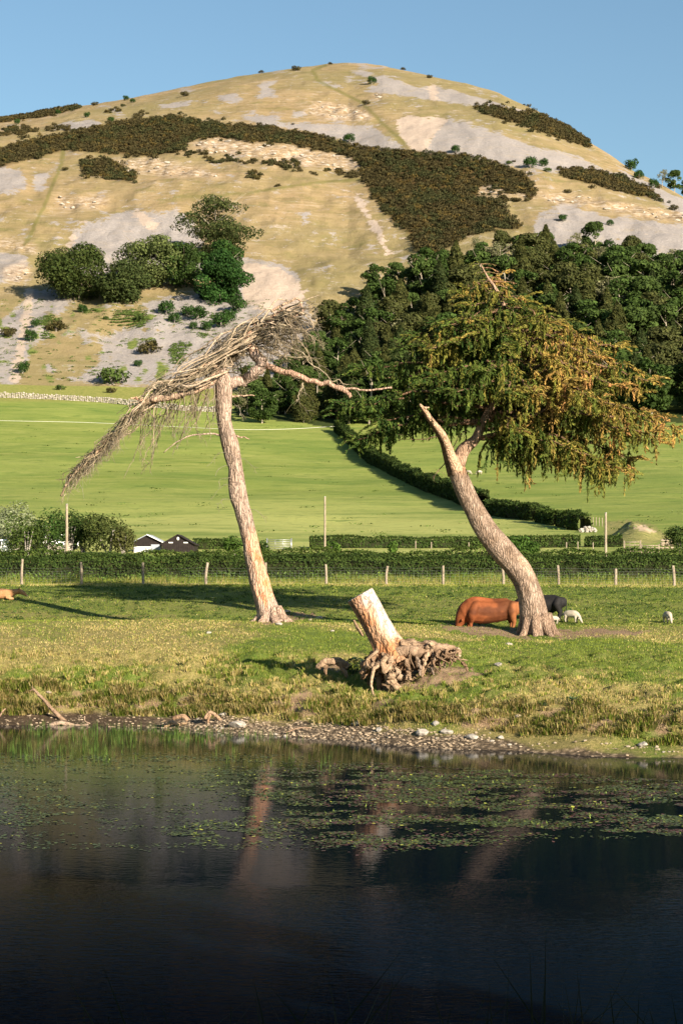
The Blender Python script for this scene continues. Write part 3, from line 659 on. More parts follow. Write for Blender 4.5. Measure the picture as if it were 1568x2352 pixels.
def place(proto, used, loc, rz, sc, label, group=None):
    k = id(proto); o = proto if k not in used else copy_tree(proto); used[k] = True
    o.location = tuple(loc); o.rotation_euler = (0, 0, rz); o.scale = sc if hasattr(sc, '__len__') else (sc, sc, sc)
    o['label'] = label
    if group: o['group'] = group
    elif 'group' in o: del o['group']
    return o
rw = random.Random(4)
uu = -200.; cnt = 0
spots = []
D = 572.
while D < 800:
    x = 420*4573/D*-1
    step = 10.2*F/D; u = 520+rw.uniform(0, step)
    while u < 1760:
        uj = u+rw.uniform(-.35, .35)*step; Dj = D+rw.uniform(-4, 4)
        v = float(vbase(np.array([uj]), np.array([Dj]))[0])
        if inpoly(np.array([uj]), np.array([v-72]), WOOD, 6)[0] or (inpoly(np.array([uj]), np.array([v-20]), WOOD, 4)[0] and v > 900 and uj > 540): spots.append((uj, Dj, v))
        u += step
    D += 9.6
rw.shuffle(spots); spots = spots[:330]
for (u, D, v) in spots:
    edge = (v-72) < np.interp(u, [820, 870, 960, 1040, 1100, 1200, 1300, 1568], [680, 640, 625, 600, 580, 560, 575, 600])
    r = rw.random()
    k = 'w_larch' if r < .24 else 'w_dkcon' if r < .36 else 'w_dark' if r < .60 else 'w_mid' if r < .76 else 'w_brown' if r < .94 else 'w_ash'
    if v-72 < 700 and u < 1000: k = 'w_mid' if r < .5 else 'w_dark'
    elif edge: k = ['w_mid', 'w_dark', 'w_brown', 'w_ash', 'w_mid'][int(r*5)]
    sc = rw.uniform(.95, 1.45)*(.72 if edge else 1)
    if u < 840: sc *= .62 if u < 720 else .78
    where = 'near the right edge' if u > 1380 else 'left of the larch crown' if u < 900 else 'behind the larch crown'
    row = 'high up' if v-72 < 690 else 'low down' if v > 890 else 'halfway up'
    tree_at(k, u, D, (sc*rw.uniform(.9, 1.15), sc*rw.uniform(.9, 1.15), sc*.92), LBL[k]+' '+row+' '+where, WL)
# trees one can tell apart along the upper edge of the wood
make_tree('r_round', 'round_tree', '', 'tree', 21, 5.5, 13, 1.5, 26, 4200, .36, (.022, .05, .014), (.045, .085, .02))
for u, v, sc, k, lb in [(1398, 628, .95, 'r_round', 'round blackish green tree in front of the pale scree at right'), (1365, 590, 1.0, 'w_mid', 'tall loose green tree behind the round dark tree below the scree'),
                    (1450, 628, 1.0, 'w_brown', 'brown twiggy tree right of the round dark tree'), (1478, 640, .95, 'w_mid', 'tall green tree at the right end of the wood top'), (1535, 650, .95, 'w_ash', 'bare grey trunked tree against the scree near the right edge'),
                    (1560, 665, 1.0, 'w_dark', 'dark tree cut by the right edge of the picture above the wood'), (1318, 590, .75, 'w_ash', 'slender pale tree left of the tall green tree under the scree'), (1250, 590, .72, 'w_mid', 'green tree at the foot of the brown gorse slope'),
                    (1150, 600, .8, 'w_brown', 'pale brown tree just under the gorse patch'), (1100, 610, .8, 'w_ash', 'grey green tree on the wood edge under the gorse'), (905, 665, .72, 'w_mid', 'bushy green tree at the left tip of the wood'),
                    (850, 708, .6, 'w_mid', 'bright green tree on the left flank of the wood'), (800, 800, .8, 'w_ash', 'tall pale ash standing apart left of the wood'), (742, 850, .75, 'w_ash', 'thin pale tree right of the dead pine crown'),
                    (700, 900, .6, 'w_mid', 'low green tree behind the long dead branch'), (585, 930, .55, 'w_dark', 'small dark tree behind the dead pine trunk'), (640, 950, .5, 'w_mid', 'leafy bush tree right of the dead pine trunk'), (370, 905, .34, 'w_mid', 'green bush at the wall end under the swept dead branches')]:
    p = guv(u, v, 560); place(PROTO[k], USED, p, rw.uniform(0, 6), sc, lb)
# ---- the copse on the scree
def spec(key, u, v, D0, label, seed, R, H, z0, K, n, c1, c2, size=.52, name='broadleaf_tree', **kw):
    make_tree(key, name, label, 'tree', seed, R, H, z0, K, int(n*2.1), size, c1, c2, **kw); p = guv(u, v, D0); place(PROTO[key], USED, p, 0, 1, label)
spec('c1', 182, 690, 600, 'broad dark oak at the left end of the copse on the scree', 31, 14.0, 21, .5, 46, 9000, (.035, .06, .014), (.075, .095, .022))
spec('c2', 280, 694, 600, 'low spreading dark tree in front of the copse', 32, 11.0, 15.5, .3, 40, 6500, (.04, .065, .018), (.08, .10, .03))
spec('c3', 345, 665, 600, 'light green tree with a pale trunk in the middle of the copse', 33, 12.5, 20.5, 2.5, 44, 6500, (.08, .11, .03), (.15, .18, .06), limbs=14, bcol=(1.6, 1.5, 1.3), r0=.4)
spec('c4', 418, 662, 600, 'dark green tree right of the light green one in the copse', 34, 10.0, 16.5, .3, 34, 5000, (.03, .06, .014), (.06, .10, .02))
spec('c5', 492, 605, 700, 'tall open spreading tree at the top of the copse', 35, 17.0, 28, 2, 66, 6000, (.035, .06, .016), (.09, .10, .03), squash=.38, limbs=16, r0=.5)
spec('c6', 505, 645, 640, 'small rounded green tree under the tall spreading tree', 36, 8.6, 15, .3, 28, 4500, (.03, .075, .016), (.055, .11, .02))
spec('c7', 506, 696, 640, 'big round dark green tree at the lower right of the copse', 37, 10.6, 18.5, -.3, 40, 8000, (.022, .065, .014), (.04, .095, .018))
# ---- loose bushes
def make_bush(key, name, label, seed, R, H, n, size, c1, c2, cat='bush', K=9):
    rng = np.random.default_rng(seed); m = MB()
    L = [(0, 0, H*.45, R*.7, R*.7, H*.5)]+[(R*.5*math.cos(a), R*.5*math.sin(a), H*rng.uniform(.25, .7), R*.45, R*.45, H*.3) for a in rng.uniform(0, 6.28, K)]
    crown(m, L, n, size, c1, c2, seed, hollow=.5)
    for i in range(5): tube(m, [(0, 0, -.3), (rng.normal()*R*.25, rng.normal()*R*.25, H*.6)], [.06*H/2, .02], 4, (.5, .45, .4), cap=False)
    o = m.build(name, M['leaf']); tag(o, label, cat); PROTO[key] = o; return o
make_bush('b_green', 'round_bush', '', 41, 2.2, 3.4, 1300, .22, (.025, .065, .014), (.05, .10, .02))
make_bush('b_low', 'low_bush', '', 42, 2.0, 2.0, 700, .22, (.05, .085, .02), (.09, .13, .03))
make_bush('b_brown', 'scrub_bush', '', 43, 2.2, 2.2, 800, .22, (.05, .05, .018), (.11, .09, .03))
BL = [(382, 724, 1.15, 'b_green', 'leftmost of the round dark bushes below the copse'), (401, 744, .9, 'b_green', 'small round bush below the leftmost round bush'), (430, 728, .95, 'b_green', 'round bush left of the tall pair under the big dark tree'),
      (455, 736, 1.25, 'b_green', 'tallest round bush below the big dark tree'), (508, 752, 1.2, 'b_green', 'left bush of the pair above the swept dead branches'), (528, 745, 1.1, 'b_green', 'right bush of the pair above the swept dead branches'),
      (546, 718, 1.3, 'b_green', 'bush touching the lower right of the big dark tree'), (475, 760, .85, 'b_green', 'small bush left of the pair above the dead branches'), (444, 757, .6, 'b_green', 'tiny round bush below the tallest round bush'),
      (262, 884, 2.3, 'b_low', 'wide low green bush at the foot of the scree'), (343, 816, 1.5, 'b_brown', 'brown green bush in the middle of the lower scree'), (71, 788, .9, 'b_green', 'small dark bush beside the pale gully'),
      (53, 862, .9, 'b_green', 'small dark bush low in the pale gully'), (130, 762, 1.5, 'b_brown', 'dull brown bush on the left part of the scree'), (20, 776, 1.1, 'b_brown', 'brown bush near the left edge of the scree'),
      (80, 752, .6, 'b_green', 'little upright bush above the dark gully bush'), (190, 720, .7, 'b_green', 'small bush under the broad dark oak'), (317, 846, .6, 'b_green', 'tiny dark bush under the brown green bush'),
      (140, 896, .75, 'b_low', 'small bush on the grass strip left of the wide low bush'), (256, 903, .7, 'b_brown', 'small dark bush on the grass strip below the wide low bush'), (325, 742, .95, 'b_low', 'bright green shrub on the scree below the copse'),
      (245, 738, .5, 'b_low', 'tiny green shrub left of the bright green shrub'), (802, 330, 1.5, 'b_green', 'lone dark bush above the gorse band near the middle'), (854, 194, 1.5, 'b_green', 'lone dark bush on the scree near the summit'), (840, 242, 1.3, 'b_brown', 'dark bush on the path below the summit'),
      (1217, 387, 1.6, 'b_green', 'large dark bush on the ridge right of the gorse'), (1247, 384, 1.2, 'b_green', 'bush right of the large dark ridge bush'), (1256, 396, 1.1, 'b_low', 'low bush below the ridge line of bushes'), (1168, 379, .9, 'b_low', 'small bush at the top right corner of the gorse'),
      (1046, 354, 1.1, 'b_green', 'small bush at the top edge of the main gorse slope'), (1449, 392, 1.6, 'b_green', 'dark bush on the right skyline'), (1466, 412, 1.2, 'b_green', 'bush just below the skyline bush at right'), (1500, 432, 1.2, 'b_green', 'bush low on the right skyline ridge'),
      (1303, 446, .9, 'b_brown', 'small bush on the right limestone band'), (1292, 512, 1.0, 'b_green', 'small bush in the right hand scree'), (1546, 484, 1.1, 'b_brown', 'bush on the band near the right edge'), (638, 431, .7, 'b_brown', 'speck of a bush on the middle sheep track'),
      (680, 163, 1.6, 'b_brown', 'brown bush on the skyline left of the summit path'), (600, 164, 1.0, 'b_brown', 'tiny bush on the skyline between two brown bushes'), (424, 222, 1.4, 'b_brown', 'dark bush below the left skyline'), (290, 231, 1.0, 'b_green', 'largest bush on the left skyline'),
      (305, 237, .9, 'b_green', 'green bush just below the largest skyline bush'), (218, 243, 1.2, 'b_brown', 'brown bush below the left skyline'), (200, 270, 1.0, 'b_green', 'green bush on the pale rock strip'), (255, 281, 1.1, 'b_green', 'green bush above the left gorse band'),
      (40, 286, 1.0, 'b_green', 'green bush near the left edge above the gorse'), (134, 263, .9, 'b_green', 'green bush below the skyline gorse'), (150, 392, .8, 'b_brown', 'small bush left of the detached gorse patch'), (925, 160, .9, 'b_brown', 'tiny bush on the skyline right of the summit'), (986, 180, 1.0, 'b_brown', 'small bush on the skyline above the pale gully'),
      (758, 149, .8, 'b_brown', 'tiny bush on the summit itself'), (1400, 520, .8, 'b_green', 'small bush at the top of the right scree'), (760, 955, 1.6, 'b_low', 'green shrub at the wood edge by the stone heap'), (560, 945, 1.3, 'b_low', 'green shrub just right of the pine trunk'), (1048, 1182, .0, 'b_low', '')]
for u, v, s, k, lb in BL:
    if s == 0: continue
    p = guv(u, v, 560); s *= (p[1]/800)**.5*(1.45 if v > 690 else .8 if v < 300 else 1); place(PROTO[k], USED, p, rw.uniform(0, 6), (s, s, s*rw.uniform(.85, 1.1)), lb)
# trees on the right skyline
for u, v, s, k, lb in [(1520, 428, .5, 'w_ash', 'wispy tree on the skyline at the right edge'), (1548, 440, .6, 'w_mid', 'bluish green tree on the skyline at the right edge'), (1580, 450, .6, 'w_mid', 'tree beyond the right edge on the skyline')]:
    p = guv(u, v, 700); place(PROTO[k], USED, p, 0, s*1.3, lb)
# ---- gorse: uncountable scrub, one object each
def gorse(name, polys, step, sz, seed, thin=0.0):
    rg = np.random.default_rng(seed); bushes = []
    for q in range(3):
        m = MB(); L = [(0, 0, .4, .8, .8, .55)]+[(.5*math.cos(a), .5*math.sin(a), rg.uniform(.2, .6), .45, .45, .4) for a in rg.uniform(0, 6.28, 6)]
        crown(m, L, 95, .24, (1, 1, 1), (.55, .55, .55), q, tint=.2, hollow=.6); bushes.append((np.vstack(m.v), np.vstack(m.f), np.vstack(m.c)))
    mb = MB(); us = np.arange(-90, 1640, step)
    for D in np.arange(700, 1330, step*1.25*1000/F):
        u = us+rg.uniform(-.5, .5, len(us))*step; Dd = D+rg.uniform(-.5, .5, len(us))*step*.3
        P, v = gpn(u, Dd); ins = np.max([inpoly(u, v, p, 6, 10, .08) for p in polys], axis=0)
        if not thin: ins = np.maximum(ins, np.max([inpoly(u, v, p, 22, 40, .12) for p in polys], axis=0)*(rg.random(len(u)) < .45)); ins = np.maximum(ins, np.max([inpoly(u, v, p, 48, 60, .15) for p in polys], axis=0)*(rg.random(len(u)) < .10))
        if thin: ins = ins*(fbm(u*.06, v*.1, seed, 3) > thin)
        Dc = np.interp(u, [-1600, 0, 800, 1300, 1568, 3100], [1100, 1180, 1320, 1120, 980, 900])
        ins = ins*(Dd < Dc+6)
        for i in np.nonzero(ins)[0]:
            V, f, c = bushes[rg.integers(3)]; a = rg.uniform(0, 6.28); s = sz*rg.uniform(.6, 1.25); R = np.array([[math.cos(a), -math.sin(a), 0], [math.sin(a), math.cos(a), 0], [0, 0, 1]])
            t = fbm(u[i]*.03, v[i]*.05, 500, 3)+rg.normal()*.06
            base = lerp((.072, .060, .024), (.052, .056, .021), float(sst(-.05, .15, t)))
            orange = rg.random() < .10+.16*float(sst(.0, .2, fbm(u[i]*.02, v[i]*.04, 520, 2)))
            if orange: base = lerp(base, (.17, .115, .03), rg.uniform(.2, .6))
            mb.add((V*s)@R.T+P[i], f, c*base)
    o = mb.build(name, M['gorse']); return tag(o, 'dense brown and gold gorse scrub banding the upper slope of the hill' if not thin else 'scattered gorse clumps dotted along the pale rock bands', 'gorse', kind='stuff')
gorse('gorse_scrub', GORSE, 9.5, 1.75, 5)
gorse('gorse_clumps', GORSE_THIN, 9.5, 1.5, 6, thin=-.01)
# limestone lumps on the rock bands
def outcrops():
    rg = np.random.default_rng(9); mb = MB(); n = 0
    us = np.arange(-60, 1640, 9.)
    for D in np.arange(700, 1300, 3.0):
        u = us+rg.uniform(-4, 4, len(us)); Dd = D+rg.uniform(-1.5, 1.5, len(us)); P, v = gpn(u, Dd)
        ins = np.max([inpoly(u, v, p, 7, 8, .1) for p in CRAG], axis=0)*(rg.random(len(u)) < .15)*(np.max([inpoly(u, v, p, 6, 10, .08) for p in GORSE], axis=0) < .5)
        for i in np.nonzero(ins)[0]:
            s = rg.uniform(.3, 1.2)*rg.choice([.6, 1, 1]); rock(mb, P[i]+[0, 0, -s*.1], (s*2.2, s, s*.75), int(rg.integers(1e6)), base=ICO1)
    o = mb.build('limestone_outcrop', M['stone'], smooth=False); tag(o, 'pale broken limestone blocks in bands across the hillside', 'rock', kind='stuff')
outcrops()
# low plants on the scree
def greens():
    rg = np.random.default_rng(12); mb = MB()
    for q in range(620):
        u = rg.uniform(-20, 640); v = rg.uniform(690, 880)
        if fbm(np.array([u*.03]), np.array([v*.05]), 66, 3)[0] < .0 and rg.random() < .85: continue
        p = guv(u, v, 600); s = rg.uniform(.5, 1.4); n = 26
        d = rvec(n)*[s, s, s*.4]; d[:, 2] = abs(d[:, 2])
        cards(mb, p+d, .24, lerp(np.tile((.08, .13, .03), (n, 1)), np.tile((.17, .22, .06), (n, 1)), rg.random((n, 1))), .5)
    for cx, cy, rx, ry in [(300, 735, 45, 22), (408, 815, 20, 26), (426, 796, 12, 8), (110, 742, 30, 14), (208, 718, 18, 6), (490, 728, 10, 5), (110, 775, 14, 10), (465, 772, 14, 6), (350, 790, 10, 6)]:
        for q in range(int(rx*ry/5)):
            a = rg.uniform(0, 6.28); r = math.sqrt(rg.uniform(0, 1)); p = guv(cx+rx*r*math.cos(a), cy+ry*r*math.sin(a), 600); n = 26; d = rvec(n)*[.8, .8, .5]; d[:, 2] = abs(d[:, 2])
            cards(mb, p+d, .26, lerp(np.tile((.075, .125, .025), (n, 1)), np.tile((.13, .19, .045), (n, 1)), rg.random((n, 1))), .6)
    o = mb.build('scree_plants', M['leaf']); tag(o, 'bright green patches of low plants spreading over the scree', 'plants', kind='stuff')
greens()
# ---- hedges
def hedge(name, pts, h, wd, label, dens=70, size=.13, c1=(.04, .075, .016), c2=(.10, .15, .03), rag=.25, seed=0, group=None, inner=True, step=.5):
    pts = np.array(pts, float); seg = np.linalg.norm(np.diff(pts, axis=0), axis=1); L = np.concatenate([[0], np.cumsum(seg)]); tot = L[-1]
    def at(s): return np.stack([np.interp(s, L, pts[:, k]) for k in range(3)], -1)
    rg = np.random.default_rng(seed+100); mb = MB()
    def hh(s): return h*(1+rag*2*fbm(s*.35+seed, s*0+seed, seed, 4))
    m = int(tot/step)+2; s = np.linspace(0, tot, m); C = at(s); T = np.gradient(C, axis=0); T[:, 2] = 0; T /= np.linalg.norm(T, axis=1)[:, None]; N = np.stack([-T[:, 1], T[:, 0], T[:, 0]*0], 1)
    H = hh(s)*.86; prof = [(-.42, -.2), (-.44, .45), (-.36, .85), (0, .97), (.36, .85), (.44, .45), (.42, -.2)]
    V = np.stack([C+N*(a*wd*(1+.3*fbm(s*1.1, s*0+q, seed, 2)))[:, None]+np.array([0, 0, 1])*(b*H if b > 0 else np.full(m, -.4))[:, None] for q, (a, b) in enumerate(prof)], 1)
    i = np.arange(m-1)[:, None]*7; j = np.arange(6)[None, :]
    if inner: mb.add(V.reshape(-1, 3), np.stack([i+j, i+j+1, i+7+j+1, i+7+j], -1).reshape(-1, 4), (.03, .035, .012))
    n = int(tot*(h*2+wd)*dens); s = rg.uniform(0, tot, n); k = rg.uniform(0, 1, n)*(2*h+wd); C = at(s); Tn = np.gradient(at(s+.01)-C, axis=0) if 0 else at(np.minimum(s+.05, tot))-at(np.maximum(s-.05, 0)); Tn[:, 2] = 0; Tn /= np.linalg.norm(Tn, axis=1)[:, None]+1e-9; N = np.stack([-Tn[:, 1], Tn[:, 0], Tn[:, 0]*0], 1)
    HH = hh(s); side = np.where(k < h, -1, np.where(k < 2*h, 1, 0)); z = np.where(side == 0, 1., rg.random(n)); a = np.where(side == 0, rg.uniform(-.5, .5, n), side*.5*(1-.25*z**3))
    wv = wd*(1+.35*fbm(s*.8, z*3, seed+5, 3)*2)
    P = C+N*(a*wv+rg.normal(size=n)*.06)[:, None]; P[:, 2] += z*HH+rg.normal(size=n)*.05+np.abs(rg.normal(size=n))*.12*(side == 0)*h*.5
    t = np.clip(fbm(s*.5, z*2+side, seed+7, 3)+.5+rg.normal(size=n)*.2, 0, 1)[:, None]
    nr = N*np.sign(side)[:, None]; nr[:, 2] += (side == 0)
    cards(mb, P, size, lerp(np.tile(c1, (n, 1)), np.tile(c2, (n, 1)), t), .2, nrm=nr)
    o = mb.build(name, M['leaf']); tag(o, label, 'hedge', group); return o
def lineD(u0, u1, D, n=24, uo=0):
    return [gp(u, D) for u in np.linspace(u0, u1, n)]
def lineuv(L, dmin=150): return [guv(u, v, dmin) for u, v in L]
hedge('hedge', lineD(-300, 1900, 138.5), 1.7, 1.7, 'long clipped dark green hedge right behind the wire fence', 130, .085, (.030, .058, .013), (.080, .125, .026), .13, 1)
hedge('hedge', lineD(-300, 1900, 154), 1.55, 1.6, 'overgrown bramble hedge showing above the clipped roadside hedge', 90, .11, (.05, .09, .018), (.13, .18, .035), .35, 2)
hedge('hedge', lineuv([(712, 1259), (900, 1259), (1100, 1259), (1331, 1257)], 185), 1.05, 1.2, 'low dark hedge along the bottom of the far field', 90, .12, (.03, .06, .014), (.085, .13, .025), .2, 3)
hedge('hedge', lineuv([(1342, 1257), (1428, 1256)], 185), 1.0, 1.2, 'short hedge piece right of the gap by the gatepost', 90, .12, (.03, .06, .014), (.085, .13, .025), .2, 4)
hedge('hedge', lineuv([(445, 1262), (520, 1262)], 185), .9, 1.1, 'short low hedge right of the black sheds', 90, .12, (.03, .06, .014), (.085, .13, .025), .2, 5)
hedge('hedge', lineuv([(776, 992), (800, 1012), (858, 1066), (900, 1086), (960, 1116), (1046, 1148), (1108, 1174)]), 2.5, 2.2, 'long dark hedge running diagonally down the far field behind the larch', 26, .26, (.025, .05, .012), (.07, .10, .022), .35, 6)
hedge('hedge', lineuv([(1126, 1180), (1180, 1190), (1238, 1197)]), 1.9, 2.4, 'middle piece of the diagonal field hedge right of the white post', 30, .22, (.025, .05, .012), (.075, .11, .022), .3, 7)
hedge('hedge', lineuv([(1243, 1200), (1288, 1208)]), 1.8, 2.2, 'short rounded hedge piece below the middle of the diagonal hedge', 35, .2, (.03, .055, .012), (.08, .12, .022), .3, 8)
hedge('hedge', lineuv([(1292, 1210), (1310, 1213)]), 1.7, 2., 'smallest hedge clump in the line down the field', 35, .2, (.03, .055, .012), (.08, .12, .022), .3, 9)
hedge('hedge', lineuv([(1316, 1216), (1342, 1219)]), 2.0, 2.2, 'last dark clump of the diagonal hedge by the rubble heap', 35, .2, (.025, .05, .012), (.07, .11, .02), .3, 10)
# shrubs between the hedges and the left thicket
def shrub(u, D, R, H, label, c1, c2, seed, n=1500, size=.13, name='shrub', cat='shrub'):
    o = make_bush('s%d' % seed, name, label, seed, R, H, n, size, c1, c2, cat); o.location = tuple(gp(u, D)); return o
shrub(35, 184, 2.4, 5.2, 'tall pale willow like tree above the thicket at left', (.17, .21, .09), (.33, .36, .22), 61, 3400, name='pale_tree', cat='tree')
shrub(-10, 180, 2.0, 4.3, 'pale leafy tree cut by the left edge', (.16, .20, .09), (.30, .33, .20), 62, 2600, name='pale_tree', cat='tree')
shrub(62, 176, 2.3, 3.8, 'dark green bush in front of the pale tree', (.04, .07, .014), (.09, .13, .025), 63, 2600)
shrub(112, 182, 1.8, 4.4, 'dark upright bush left of the wooden pole', (.03, .065, .014), (.06, .11, .02), 64, 2400)
shrub(163, 184, 1.9, 4.2, 'dark green bush directly behind the left pole', (.03, .06, .012), (.06, .10, .02), 65, 2200)
shrub(190, 186, 1.5, 3.9, 'dark bush between the left pole and the rounded hawthorn', (.03, .06, .012), (.06, .10, .02), 66, 2000)
shrub(250, 182, 2.7, 3.9, 'wide rounded hawthorn left of the sheds', (.05, .075, .018), (.10, .12, .03), 67, 4200)
shrub(285, 180, 1.3, 2.9, 'small brown twigged bush against the shed', (.06, .06, .02), (.10, .11, .03), 68, 1200)
shrub(538, 172, 1.0, 2.1, 'leafy bush left of the pine trunk by the hedge', (.05, .10, .018), (.10, .17, .03), 69, 1200)
shrub(602, 176, .7, 1.6, 'small dark bush right of the pine trunk by the hedge', (.04, .08, .016), (.08, .13, .025), 70, 800)
shrub(1185, 168, 1.5, 2.3, 'bright leafy bush rising above the hedge behind the larch trunk', (.05, .11, .018), (.10, .18, .03), 71, 2200)
shrub(1210, 162, 1.2, 1.9, 'lower leafy bush right of the larch trunk in the hedge', (.05, .11, .018), (.10, .18, .03), 72, 1500)
shrub(765, 176, .8, 1.6, 'bright green bush right of the middle pole', (.06, .12, .02), (.11, .19, .03), 73, 900)
shrub(1562, 185, 1.7, 2.6, 'dark bush at the right edge behind the stone block', (.03, .06, .014), (.07, .10, .02), 74, 1800)
shrub(900, 186, .6, 1.2, 'small fresh green bush in the far hedge', (.06, .12, .02), (.10, .17, .03), 75, 600)
# unseen trees added behind the photographer to shade the near bank
for x, y, k, s in [(7, -5, 'w_dark', 1.1), (14, -9, 'w_dark', 1.2), (3, -13, 'w_mid', 1.1), (13, 1, 'w_dark', .9), (20, -3, 'w_dark', 1.1), (9, -18, 'w_dark', 1.2)]:
    place(PROTO[k], USED, (x, y, 4.2), x, s, 'unseen dark green tree added behind the viewer to shade the near bank', 'unseen shade trees on the near bank')
# ================================================================== DEAD PINE
DP = 101.0
def tr(L, D, dd=None):
    return np.array([pt(u, v, D+(0 if dd is None else dd[k])) for k, (u, v) in enumerate(L)])
pb = gp(624, DP); pbz = pb[2]
pine = empty('dead_pine', pb, 'leaning dead pine with a swept mass of bare branches at left', 'tree')
def upl(L, D, z=0):   # list of (uleft, uright, v) -> centre line and radii
    C = np.array([pt((a+b)/2, v, D) for a, b, v in L]); px = D/F
    T = np.gradient(C, axis=0); s = np.abs(T[:, 2])/np.linalg.norm(T, axis=1)
    return C, np.array([(b-a)/2*px for a, b, v in L])*s
PL = [(582, 668, 1436), (588, 652, 1424), (587, 640, 1400), (582, 630, 1375), (575, 622, 1348), (569, 613, 1320), (565, 607, 1298), (560, 600, 1272), (557, 595, 1248), (550, 588, 1222), (545, 582, 1198), (537, 575, 1170), (526, 569, 1140), (524, 563, 1110), (524, 558, 1075), (516, 553, 1048), (510, 549, 1023), (504, 538, 995), (499, 531, 965), (496, 531, 935), (494, 533, 905), (495, 535, 880), (499, 527, 862), (503, 520, 846)]
C, R = upl(PL, DP); n = 150; Cs = spline(C, n); Rs = np.interp(np.linspace(0, 1, n), np.linspace(0, 1, len(R)), R)
# knots and swellings
for z_, am in [(1185, .07), (1075, -.06), (940, .07), (1010, .05), (1330, .05)]:
    vv = vz(DP, Cs[:, 2]); Rs = Rs*(1+am*np.exp(-((vv-z_)/14)**2))
def barkcol(fun, m, n_): 
    i, j = np.meshgrid(np.arange(m), np.arange(n_), indexing='ij'); return fun(i/(m-1), j/n_*2*math.pi)
def tube_c(mb, P, R, n, cf, **k):
    b = len(mb.c); tube(mb, P, R, n, (1, 1, 1), **k); mb.c[b] = cf.reshape(-1, 3); return mb
vrow = vz(DP, Cs[:, 2])
def pcol(t, a):
    v = vrow[np.clip((t*(n-1)).round().astype(int), 0, n-1)]
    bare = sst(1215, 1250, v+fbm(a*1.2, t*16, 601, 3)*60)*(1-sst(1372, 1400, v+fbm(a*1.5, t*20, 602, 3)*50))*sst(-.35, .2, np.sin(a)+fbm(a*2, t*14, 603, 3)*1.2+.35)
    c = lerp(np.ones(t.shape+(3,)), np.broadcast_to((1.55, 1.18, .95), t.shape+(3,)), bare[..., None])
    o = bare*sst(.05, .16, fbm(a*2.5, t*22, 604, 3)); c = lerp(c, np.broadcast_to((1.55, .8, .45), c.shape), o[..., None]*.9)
    g_ = sst(.0, .2, fbm(a*2, t*30, 605, 3)); c = c*lerp(np.ones(c.shape), np.broadcast_to((.78, .76, .72), c.shape), (g_*(1-bare))[..., None])
    return c
def quickv(P, D): return vz(D, P[..., 2])
tm = MB(); tube_c(tm, Cs, Rs, 36, barkcol(pcol, n, 36), bump=.10, bs=2.2, seed=3)
for a in np.linspace(-2.2, 2.6, 7):      # root flare
    x, y = math.sin(a), -math.cos(a); l = random.uniform(.55, 1.0)
    P = spline([pb+[x*.35, y*.35, .75], pb+[x*.62, y*.6, .22], pb+[x*(.8+l*.3), y*(.8+l*.3), -.08], pb+[x*(1.1+l*.5), y*(1.1+l*.5), -.3]], 9); tube(tm, P, [.16, .18, .19, .19, .17, .15, .12, .09, .06], 9, (.95, .9, .85), .15)
tm.build('trunk', M['pinebark'], pine)
q = DP/F
bm_ = MB()
def limb(L, w0, w1, dd=None, col=(1, 1, 1), D=DP, mb=bm_, n=22, bump=.12, sides=10):
    P = spline(tr(L, D, dd), n); P = P+np.stack([fbm(np.arange(n)*.5, np.full(n, k*9.1+L[0][0]), 44, 2)*w0*1.2*D/F*np.sin(np.linspace(0, 3.14, n)) for k in range(3)], 1); tube(mb, P, np.linspace(w0/2, w1/2, n)*D/F, sides, col, bump); return P
limb([(515, 895), (538, 878), (562, 868), (588, 851), (602, 831), (588, 812), (578, 800)], 28, 22)
tube(bm_, tr([(592, 824), (582, 806), (577, 797)], DP), np.array([13, 12, 8])*q, 10, (1.7, 1.55, 1.4), .2)
limb([(580, 805), (568, 790), (572, 772), (596, 752), (622, 735), (650, 712), (690, 700)], 15, 6, [0, 0, .1, .3, .5, .6, .7], (1.1, .9, .75))
limb([(602, 838), (650, 851), (708, 872), (765, 885), (796, 900), (806, 912)], 16, 8, [0, -.2, -.4, -.6, -.7, -.7], (1.15, 1.0, .9), n=30)
limb([(765, 885), (800, 892), (840, 896), (900, 890)], 6, 4, [-.6, -.6, -.8, -1.0], (1.2, 1.1, 1))
limb([(622, 716), (656, 697), (682, 687), (692, 700), (697, 712)], 7, 4, [.3, .3, .3, .3, .3], (1.3, 1.2, 1.05))
limb([(697, 711), (687, 724), (660, 729), (635, 731)], 8, 5, None, (.9, .85, .8))
limb([(500, 870), (470, 888), (440, 900), (400, 910), (345, 918)], 14, 16, [0, -.4, -.7, -.9, -1], (1.0, .95, .85))
limb([(505, 850), (490, 862), (470, 884), (445, 905)], 9, 5, [0, -.4, -.6, -.9], (1.4, 1.25, 1.1))
limb([(503, 850), (488, 838), (470, 838), (450, 850)], 8, 4, [0, -.4, -.6, -.9], (1.3, 1.2, 1.0))
limb([(533, 911), (552, 909), (572, 907), (585, 909)], 5, 2, None, (1.2, 1.1, 1)); limb([(540, 1001), (555, 1004), (573, 1009)], 5, 2, None, (1.2, 1.1, 1))
limb([(504, 1000), (490, 996), (462, 997), (430, 1003), (400, 1020), (376, 1040)], 5, 1.5, [0, -.2, -.5, -.8, -1, -1.2])
limb([(346, 918), (330, 930), (290, 970), (250, 1012), (205, 1055), (165, 1095), (140, 1140)], 13, 4, [-1, -1, -1.2, -1.4, -1.5, -1.6, -1.7], (.75, .72, .6), n=40)
limb([(340, 920), (318, 917), (300, 914)], 8, 4, [-1, -1, -1], (1.4, 1.2, 1))
bm_.build('limb', M['pinebark'], pine)
